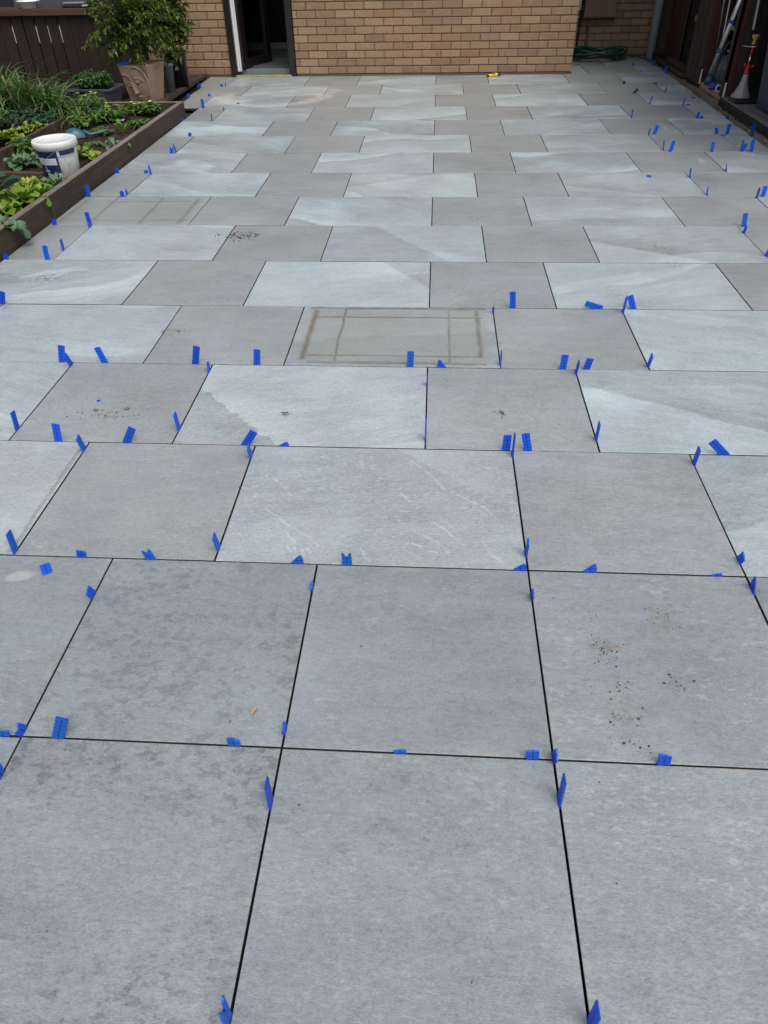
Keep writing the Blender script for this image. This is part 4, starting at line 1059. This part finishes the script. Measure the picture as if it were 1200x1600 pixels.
# plinth with planks in front
pl = thing('shed_plinth', 'rough concrete plinth with grey planks at the shed front', 'plinth', (2.45, 6, 0))
rr = random.Random(14); mb = MB(); vs_ = []; fs_ = []; n = 60
for i in range(n+1):
    y = -1.5+i*2.79/n; j1 = rr.uniform(-.008, .008); j2 = rr.uniform(-.006, .006)
    vs_ += [(j1, y, -.06), (j1*1.2+.004, y, .0), (j2, y, .045), (j2*.5+.006, y, .066), (.5, y, .066)]
for i in range(n):
    for j in range(4): a = i*5+j; fs_.append((a, a+5, a+6, a+1))
fs_.append(tuple(n*5+j for j in range(5))); mb.add(vs_, fs_); mb.build('kerb', M['bed'], pl)
for i in range(4):
    mb = MB(); mb.box((.058+i*.118, -.14, .077), (.112, 2.68, .02), bev=.003); mb.build('plank', M['grey_plank'], pl)
PT = .088
# hookah
t = thing('hookah', 'hookah with red stem and frosted glass base on a black tray', 'hookah', (2.555, 6.93, PT))
mb = MB(); mb.box((.03, 0, .018), (.25, .20, .036), bev=.008); mb.build('tray', M['black'], t)
mb = MB(); mb.lathe([(.085, .038), (.088, .05), (.060, .09), (.036, .15), (.026, .20), (.022, .23)], 28, capt=True); mb.build('base', M['frost'], t, smooth=True)
for v in t.children: v.location = (-.01, 0, 0)
mb = MB(); mb.lathe([(.024, .228), (.027, .24), (.018, .252), (.024, .27), (.024, .29), (.012, .305)], 20, capt=True)
mb.tube([(.0, 0, .265), (.035, -.01, .285), (.05, -.012, .31)], .008, 8); mb.tube([(0, 0, .265), (-.035, -.01, .29), (-.04, -.01, .315)], .008, 8)
mb.build('valve', M['red'], t, smooth=True)
mb = MB(); mb.tube([(0, 0, .30), (-.003, 0, .375)], .008, 10); mb.build('stem', M['chrome'], t, smooth=True)
mb = MB(); mb.lathe([(.010, .37), (.012, .40), (.009, .43), (.013, .445)], 14, capt=True); mb.build('stem_sleeve', M['red'], t, smooth=True)
mb = MB(); mb.lathe([(.02, .436), (.10, .444), (.104, .448), (.10, .449), (.02, .442)], 30, capb=False); mb.build('ash_tray', M['chrome'], t, smooth=True)
mb = MB(); mb.lathe([(.016, .445), (.022, .465), (.014, .485), (.028, .51), (.03, .528), (.022, .528), (.012, .505)], 22); mb.build('bowl', M['clay'], t, smooth=True)
for ch in t.children:
    if ch.name.split('.')[0] not in ('tray',): ch.location = (-.035, 0, 0)
# bin at the frame edge
t = thing('storage_bin', 'dark blue black bin at the right frame edge', 'bin', (2.76, 6.44, PT))
mb = MB(); taper_box(mb, .36, .42, .44, .50, 0, .62, .012); mb.build('body', M['bin'], t)
mb = MB(); mb.box((0, 0, .64), (.47, .53, .05), bev=.012); mb.build('lid', M['bin'], t)
mb = MB(); mb.tube([(2.602, 7.27, .62), (2.59, 7.285, .9), (2.585, 7.30, 1.75)], .011, 10)
tag(mb.build('broom_handle', M['labelgrey']), 'pale grey broom handle hanging inside the shed above the hookah', 'broom')
# ladder leaning in the opening
t = thing('ladder', 'silver aluminium ladder with blue collar leaning inside the shed', 'ladder', (0, 0, 0))
def lad(p0, p1, r, mat, name, parent=None):
    mb = MB(); mb.tube([p0, p1], r, 16); return mb.build(name, mat, parent or t, smooth=True)
A0, A1 = Vector((2.545, 8.00, .12)), Vector((2.70, 8.05, 1.05))
A1 = A0+(Vector((2.655, 8.0, .70))-A0)*2.2
lad(A0, A1, .036, M['alu'], 'stile')
off = Vector((.26, .10, .0))
lad(A0+off, A1+off, .036, M['alu'], 'stile')
d = (A1-A0).normalized()
lad(A0-d*.055, A0+d*.02, .040, M['bluegrip'], 'foot'); lad(A0+off-d*.055, A0+off+d*.02, .040, M['bluegrip'], 'foot')
for k in (.245, .50, .76, 1.02):
    p = A0+d*k; lad(p-d*.014, p+d*.014, .045, M['bluegrip'], 'collar'); lad(p, p+off, .013, M['white'], 'rung')
lad((2.585, 8.12, .35), (2.50, 8.16, 1.6), .009, M['steel'], 'brace')
mb = MB(); mb.tube([(2.62, 8.1, .40), (2.56, 8.13, 1.7)], .010, 10)
tag(mb.build('steel_pole', M['steel']), 'thin steel pole standing behind the ladder in the shed', 'pole')
mb = MB(); pts = []
for i in range(18): a = R(-30+i*15); pts.append((2.655+.055*math.cos(a), 7.9, .40+.055*math.sin(a)))
mb.tube(pts, .013, 8); mb.tube([pts[0], (2.70, 7.9, .30), (2.69, 7.9, .20)], .013, 8)
tag(mb.build('black_strap', M['black'], smooth=True), 'black strap looped round the ladder in the shed opening', 'strap')
def timber(c, dd, rot, lab, name='timber_offcut'):
    mb = MB(); mb.box((0, 0, 0), dd, None, .004); tag(mb.build(name, M['raw_wood'], loc=c, rot=rot), lab, 'timber', 'timber offcuts in the shed')
timber((2.70, 7.78, .62), (.09, .03, .34), (0, R(8), 0), 'upright pale timber offcut behind the shed post')
timber((2.63, 7.80, .56), (.14, .04, .03), (0, R(28), 0), 'pale timber offcut slanting across above the ladder')
timber((2.655, 7.74, .42), (.05, .03, .30), (0, R(14), 0), 'narrow pale timber offcut beside the black strap')
# bag, violet bits, ring, green sack
mb = MB(); n = 14; vs_ = []; fs_ = []; rr = random.Random(2)
for i in range(n+1):
    th = math.pi*i/n
    for j in range(18):
        a = 2*math.pi*j/18; k = 1+.14*mn.noise((math.cos(a)*2, math.sin(a)*2, th*2))
        vs_.append((.13*k*math.sin(th)*math.cos(a), .12*k*math.sin(th)*math.sin(a), .13+.14*k*math.cos(th)))
for i in range(n):
    for j in range(18):
        l = (j+1) % 18; fs_.append((i*18+j, (i+1)*18+j, (i+1)*18+l, i*18+l))
mb.add(vs_, fs_); tag(mb.build('plastic_sack', M['bag'], loc=(2.745, 8.13, .05), smooth=True), 'shiny blue grey plastic sack on the shed floor', 'sack')
mb = MB()
for i in range(14): lump(mb, (rr.uniform(-.04, .04), rr.uniform(-.07, .07), rr.uniform(0, .05)), rr.uniform(.02, .035), rr, 1)
tag(mb.build('violet_plastic', M['purple'], loc=(2.545, 7.80, .062)), 'crumpled violet plastic on the shed sill', 'plastic')
mb = MB()
for i in range(9): lump(mb, (rr.uniform(-.03, .05), rr.uniform(-.05, .05), rr.uniform(0, .02)), rr.uniform(.012, .022), rr, .6)
tag(mb.build('white_scraps', M['ceramic'], loc=(2.56, 8.02, .064)), 'small white scraps on the shed floor below the ladder', 'litter')
mb = MB(); mb.tube([(.03*math.cos(2*math.pi*i/20), 0, .033+.03*math.sin(2*math.pi*i/20)) for i in range(20)], .006, 8, closed=True)
tag(mb.build('white_ring', M['ceramic'], loc=(2.528, 7.60, .062), rot=(0, 0, R(10)), smooth=True), 'white plastic ring leaning by the shed post', 'ring')
mb = MB(); vs_ = []; fs_ = []
for i in range(9):
    for j in range(9): vs_.append((-.16+.04*i, .03*math.sin(i*1.3+j*.7), -.14+.035*j+.04*math.sin(i*.9)))
for i in range(8):
    for j in range(8): a = i*9+j; fs_.append((a, a+1, a+10, a+9))
mb.add(vs_, fs_); tag(mb.build('green_cover', simple('green_sheet', (.012, .11, .045), .6, .3, var=.3), loc=(2.70, 8.05, .93), smooth=True), 'green sheet hanging at the top of the shed opening', 'sheet')

# ================================================================== SPACERS
SPACERS = [
    ('h', -2.668, 3.63, 0.3, 0.033, 'full', 'blue'),
    ('h', -2.437, 3.63, -0.04, 0.077, 'full', 'blue'),
    ('v', -2.42, 3.587, 0.33, 0.03, 'full', 'blue'),
    ('v', -2.42, 3.178, 0, 0.062, 'full', 'blue'),
    ('h', -2.451, 3.025, 0.08, 0.079, 'full', 'blue'),
    ('h', -2.692, 3.025, 0.34, 0.031, 'full', 'blue'),
    ('h', -2.421, 2.42, 0.34, 0.067, 'full', 'blue'),
    ('h', -1.865, 1.815, 0.23, 0.08, 'full', 'blue'),
    ('v', -1.815, 1.793, 0.46, 0.066, 'full', 'blue'),
    ('h', -1.677, 1.815, -0.24, 0.073, 'full', 'blue'),
    ('h', -1.285, 1.815, 0.24, 0.085, 'full', 'blue'),
    ('v', -1.21, 1.748, -0.27, 0.046, 'slant', 'blue'),
    ('h', -1.021, 1.815, 0.13, 0.071, 'full', 'blue'),
    ('h', -0.375, 1.815, 0.03, 0.073, 'full', 'blue'),
    ('h', -0.244, 1.815, -0.49, 0.036, 'ramp', 'blue'),
    ('v', 0.0, 2.363, 0, 0.028, 'full', 'blue'),
    ('v', 0.0, 1.844, 0, 0.064, 'full', 'blue'),
    ('v', -0.302, 1.662, 0, 0.046, 'full', 'blue'),
    ('v', -0.302, 1.268, 0, 0.08, 'full', 'blue'),
    ('h', 0.095, 2.42, -0.09, 0.082, 'full', 'blue'),
    ('h', 0.514, 2.42, -1.27, 0.072, 'lean', 'blue'),
    ('v', 0.605, 2.384, 0.21, 0.082, 'full', 'blue'),
    ('h', 0.661, 2.42, -0.4, 0.071, 'full', 'blue'),
    ('v', 0.605, 1.85, 0.37, 0.067, 'full', 'blue'),
    ('h', 0.253, 1.815, 0.02, 0.066, 'full', 'blue'),
    ('v', 0.302, 1.786, 0.62, 0.07, 'full', 'blue'),
    ('h', 0.348, 1.815, 0.21, 0.05, 'full', 'blue'),
    ('h', 1.55, 3.63, -0.14, 0.078, 'full', 'blue'),
    ('v', 1.512, 3.515, 0.38, 0.049, 'full', 'blue'),
    ('v', 1.512, 3.138, 0.73, 0.043, 'full', 'blue'),
    ('v', -1.815, 1.284, -0.13, 0.072, 'full', 'blue'),
    ('h', -1.628, 1.21, 0.15, 0.077, 'full', 'blue'),
    ('v', -1.512, 1.16, 0.27, 0.069, 'full', 'blue'),
    ('h', -1.377, 1.21, 0.52, 0.073, 'full', 'blue'),
    ('v', -1.21, 1.305, 0.14, 0.076, 'full', 'blue'),
    ('h', -0.944, 1.21, 0.59, 0.072, 'full', 'blue'),
    ('v', -0.907, 1.142, 1.03, 0.064, 'full', 'blue'),
    ('v', -1.512, 0.62, -0.05, 0.074, 'full', 'blue'),
    ('h', -1.305, 0.605, 0.21, 0.026, 'full', 'blue'),
    ('h', -1.095, 0.605, -0.31, 0.037, 'notch', 'blue'),
    ('v', -0.907, 0.66, 0.31, 0.072, 'full', 'blue'),
    ('f', -1.388, 0.548, 0.61, 0.03, 'full', 'blue'),
    ('h', -0.804, 1.21, 0.37, 0.018, 'ramp', 'blue'),
    ('h', -0.663, 0.605, 0.27, 0.032, 'ramp', 'blue'),
    ('h', -0.517, 0.605, -0.03, 0.047, 'notch', 'blue'),
    ('h', -0.021, 1.21, 0.02, 0.064, 'full', 'blue'),
    ('v', 0.0, 1.182, 0, 0.085, 'full', 'blue'),
    ('h', 0.056, 1.21, -0.23, 0.073, 'full', 'blue'),
    ('v', 0.0, 0.672, 0.16, 0.061, 'full', 'blue'),
    ('h', -0.023, 0.605, 0.36, 0.024, 'ramp', 'blue'),
    ('h', 0.173, 0.605, 0.55, 0.03, 'ramp', 'blue'),
    ('h', 0.524, 0.605, -0.26, 0.006, 'full', 'blue'),
    ('v', 0.302, 1.289, 0.08, 0.074, 'full', 'blue'),
    ('v', 0.605, 1.151, 0.13, 0.07, 'full', 'blue'),
    ('h', 0.725, 1.21, -0.8, 0.081, 'full', 'blue'),
    ('v', 0.605, 0.67, 1.34, 0.038, 'full', 'blue'),
    ('v', 0.605, 0.552, 0.01, 0.041, 'ramp', 'blue'),
    ('v', 0.0, 0.498, 1.19, 0.036, 'full', 'blue'),
    ('v', -1.21, 0.014, 0.56, 0.037, 'notch', 'blue'),
    ('h', -1.252, 0.0, 0.22, 0.023, 'notch', 'blue'),
    ('v', -1.21, -0.1, 0, 0.085, 'full', 'blue'),
    ('h', -1.123, 0.0, 0.4, 0.085, 'full', 'blue'),
    ('h', -0.713, 0.0, 0.0, 0.03, 'slant', 'blue'),
    ('v', -0.605, 0.047, 0.55, 0.029, 'notch', 'blue'),
    ('v', -0.605, -0.135, 0, 0.085, 'full', 'blue'),
    ('v', -0.605, -0.528, 0, 0.085, 'notch', 'blue'),
    ('h', -0.338, 0.0, -0.14, 0.01, 'full', 'blue'),
    ('h', -0.046, 0.0, -0.11, 0.032, 'full', 'blue'),
    ('v', 0.0, 0.005, 0.99, 0.049, 'full', 'blue'),
    ('v', 0.0, -0.097, 0, 0.085, 'full', 'blue'),
    ('h', 0.237, 0.0, -0.08, 0.039, 'slant', 'blue'),
    ('v', 0.0, -0.501, 0, 0.085, 'full', 'blue'),
    ('v', -0.605, 0.509, 1.02, 0.024, 'full', 'blue'),
    ('v', -1.21, 0.452, 1.08, 0.045, 'full', 'blue'),
    ('h', -2.678, 4.235, 0.04, 0.075, 'full', 'blue'),
    ('h', -2.438, 4.235, 0.01, 0.038, 'full', 'blue'),
    ('v', -2.42, 4.285, 0.89, 0.04, 'full', 'blue'),
    ('v', -2.42, 4.815, 0.24, 0.069, 'full', 'blue'),
    ('h', -2.466, 4.84, 0.22, 0.023, 'full', 'blue'),
    ('h', -2.688, 4.84, 0.12, 0.036, 'full', 'blue'),
    ('h', -2.445, 5.445, 0.1, 0.053, 'notch', 'blue'),
    ('v', -2.42, 5.481, 0.61, 0.071, 'full', 'blue'),
    ('h', -2.458, 6.05, 0.19, 0.031, 'full', 'blue'),
    ('h', -2.711, 6.681, 0.19, 0.033, 'slant', 'blue'),
    ('h', -3.032, 8.586, 0.18, 0.033, 'full', 'blue'),
    ('h', -2.776, 8.586, 0.16, 0.026, 'full', 'blue'),
    ('v', -2.723, 8.587, 0.59, 0.042, 'full', 'blue'),
    ('h', -3.001, 7.973, 0.19, 0.025, 'full', 'blue'),
    ('h', -2.765, 7.973, 0.17, 0.025, 'full', 'blue'),
    ('h', -2.664, 7.319, 0.01, 0.081, 'full', 'blue'),
    ('v', -2.42, 7.181, -0.25, 0.031, 'full', 'blue'),
    ('v', -2.42, 6.70, -0.1, 0.06, 'full', 'blue'),
    ('f', -2.353, 7.543, 0.0, 0.03, 'full', 'blue'),
    ('v', 1.512, 6.729, 0, 0.068, 'full', 'blue'),
    ('v', 1.512, 6.026, 0.46, 0.06, 'full', 'blue'),
    ('h', 1.566, 6.05, 0.25, 0.071, 'full', 'blue'),
    ('v', 1.512, 5.49, -0.34, 0.069, 'full', 'blue'),
    ('h', 1.556, 5.445, 0.15, 0.079, 'full', 'blue'),
    ('h', 2.093, 6.681, 0.08, 0.052, 'full', 'blue'),
    ('h', 2.133, 6.681, -0.25, 0.022, 'full', 'blue'),
    ('h', 2.086, 6.05, -0.26, 0.051, 'full', 'blue'),
    ('h', 2.171, 6.05, 0.06, 0.078, 'full', 'blue'),
    ('h', 2.375, 6.05, 0.04, 0.078, 'full', 'blue'),
    ('h', 1.875, 5.445, -0.05, 0.069, 'full', 'blue'),
    ('v', 2.117, 5.502, 0.05, 0.073, 'full', 'blue'),
    ('h', 2.104, 5.445, 0.32, 0.058, 'full', 'blue'),
    ('h', 2.177, 5.445, -0.07, 0.085, 'full', 'blue'),
    ('f', 2.123, 5.99, 1.05, 0.03, 'full', 'blue'),
    ('v', 1.815, 4.876, 0, 0.043, 'ramp', 'blue'),
    ('v', 1.512, 4.691, -0.55, 0.064, 'full', 'blue'),
    ('v', 1.512, 4.271, 1.16, 0.056, 'ramp', 'blue'),
    ('f', 1.235, 4.725, -0.14, 0.03, 'full', 'blue'),
    ('v', 1.815, 4.213, 0.1, 0.062, 'full', 'blue'),
    ('h', 1.861, 4.235, -0.0, 0.067, 'full', 'blue'),
    ('v', 2.117, 7.281, 0.27, 0.077, 'full', 'blue'),
    ('v', 1.815, 7.357, 0.51, 0.082, 'full', 'blue'),
    ('v', 2.117, 8.005, 0.76, 0.057, 'full', 'blue'),
    ('v', 2.117, 8.432, 0.76, 0.037, 'full', 'blue'),
    ('h', 1.778, 7.947, 0.75, 0.056, 'full', 'green'),
    ('h', 1.791, 8.531, -0.19, 0.025, 'full', 'black'),
    ('f', 2.125, 8.555, 0.0, 0.03, 'full', 'green'),
    ('h', 2.405, 9.24, 0.05, 0.071, 'full', 'blue'),
    ('h', 2.396, 9.86, -0.21, 0.042, 'full', 'blue'),
    ('f', 1.489, 9.956, -0.26, 0.03, 'full', 'blue'),
    ('v', 1.512, 9.299, 0, 0.046, 'full', 'blue'),
    ('h', 2.153, 9.86, -0.19, 0.028, 'full', 'blue'),
    ('v', 2.117, 9.26, 0, 0.033, 'full', 'blue'),
    ('f', 2.179, 10.639, 0.09, 0.03, 'full', 'blue'),
    ('f', 2.325, 7.674, 0.09, 0.03, 'full', 'blue'),
    ('f', 2.174, 7.312, -0.44, 0.03, 'full', 'blue'),
    ('h', 2.362, 6.681, -0.27, 0.027, 'ramp', 'blue'),
    ('f', -1.586, 1.496, 0.87, 0.008, 'chip', 'blue'),
]
def outline(shape, L, w_=.028):
    h = w_/2; c = .0012
    b = -.014
    if shape in ('full', 'lean'): return [(-h, b), (h, b), (h, L-c), (h-c, L), (-h+c, L), (-h, L-c)]
    if shape == 'slant': return [(-h, b), (h, b), (h, L*.72), (h*.3, L*.9), (-h+c, L), (-h, L-c)]
    if shape == 'notch': return [(-h, b), (h, b), (h, L), (h*.55, L*.95), (h*.15, L*.66), (-h*.3, L*.72), (-h*.75, L*1.0), (-h, L*.93)]
    if shape == 'ramp': return [(-h*1.3, b), (h*1.3, b), (h*1.3, L*.45), (h*.95, L), (h*.5, L*.95), (-h*1.3, .002)]
    return [(-h*.15, -.003), (h*.15, -.003), (h*.15, .004), (-h*.15, .004)]
ORD = ['first', 'second', 'third', 'fourth', 'fifth', 'sixth', 'seventh', 'eighth', 'ninth', 'tenth', 'eleventh', 'twelfth', 'thirteenth', 'fourteenth', 'fifteenth', 'sixteenth', 'seventeenth', 'eighteenth', 'nineteenth', 'twentieth']
ents = []
for s_ in SPACERS:
    kind, x, y, ang, L, shape, colr = s_
    row = max(k for k in LINES if LINES[k] <= y+.03)
    if kind == 'h': key = ('h', min(LINES, key=lambda k: abs(LINES[k]-y)))
    elif kind == 'v': key = ('v', row)
    else: key = ('f', row)
    ents.append((key, x, s_))
groups = {}
for e in ents:
    if e[2][6] == 'blue' and e[2][5] != 'chip': groups.setdefault(e[0], []).append(e)
for g in groups.values(): g.sort(key=lambda e: e[1])
rsp = random.Random(99)
for key, x, s_ in ents:
    kind, x, y, ang, L, shape, colr = s_
    th = .0042
    mb = MB()
    if kind == 'f':
        if shape == 'chip': pts = [(-.006, -.004), (.005, -.005), (.007, .003), (-.004, .005)]
        else: pts = [(-.0135, -.024), (.014, -.022), (.014, .022), (-.013, .024)]
        v = [(p[0], 0, p[1]) for p in pts]
    else:
        pts = outline(shape, L); v = [(p[0], 0, p[1]) for p in pts]
        if shape == 'ramp' and ang < 0: v = [(-a, b_, c_) for a, b_, c_ in v][::-1]
    n = len(v)
    cx_, cz_ = sum(p[0] for p in v)/n, sum(p[2] for p in v)/n; e_ = .0007
    def ring(y_, k_): return [(cx_+(a-cx_)*(1-k_*.06), y_, cz_+(c_-cz_)*(1-k_*.03)) for a, b_, c_ in v]   # chamfered moulded edge
    rings = ring(-th/2, 1)+ring(-th/2+e_, 0)+ring(th/2-e_, 0)+ring(th/2, 1)
    fc = [tuple(range(n)), tuple(range(4*n-1, 3*n-1, -1))]
    for r_ in range(3): fc += [(r_*n+i, r_*n+i+n, r_*n+(i+1) % n+n, r_*n+(i+1) % n) for i in range(n)]
    mb.add(rings, fc)
    me = mb.mesh('packer'); me.materials.append({'blue': M['blue'], 'green': M['green_sp'], 'black': M['black_sp']}[colr])
    if kind == 'h':
        a = ang if shape not in ('ramp',) else 0
        rot = Euler((rsp.uniform(-.04, .04), max(-1.3, min(1.3, a)), 0)); loc = (x, y, .0)
        if shape == 'lean': loc = (x-.012, y, .006)
    elif kind == 'v':
        a = max(-.45, min(.45, ang)); rot = Euler((0, -a, R(90)), 'XYZ'); loc = (x, y, 0)
        if shape == 'ramp': rot = Euler((0, 0, R(90)))
    else:
        rot = Euler((R(90), 0, ang)); loc = (x, y, th/2+.0006)
    o = link('plastic_packer', me, None, loc, rot)
    if shape == 'chip': tag(o, 'tiny blue plastic chip lying on a square slab among crumbs', 'chip'); continue
    if colr != 'blue':
        tag(o, {'black': 'small black packer standing in a far joint near the alley', 'green': ('green packer leaning in a joint near the shed' if kind == 'h' else 'green packer lying flat near the far shed edge')}[colr], 'packer', 'tile packers in the joints'); continue
    g = groups[key]; i = [q[2] for q in g].index(s_); num = ORD[i]; k = key[1]
    lookw = {'full': 'upright', 'lean': 'toppled', 'slant': 'slant topped', 'notch': 'snapped', 'ramp': 'wedge shaped'}[shape]
    if L < .03 and shape == 'full': lookw = 'short'
    if kind == 'h' and abs(ang) > .35 and shape == 'full': lookw = 'leaning'
    if kind == 'f':
        base = 'blue packer lying flat on slab row %s from the front' % ORD[k+1]
        lab = base if len(g) == 1 else base+', %s from left' % num
    elif kind == 'h':
        lab = '%s blue packer, %s from left in cross joint %s from the front' % (lookw, num, ORD[k])
    else:
        lab = '%s blue packer in a lengthwise joint, %s from left, slab row %s from front' % (lookw, num, ORD[k+1])
    tag(o, lab, 'packer', 'tile packers in the joints')
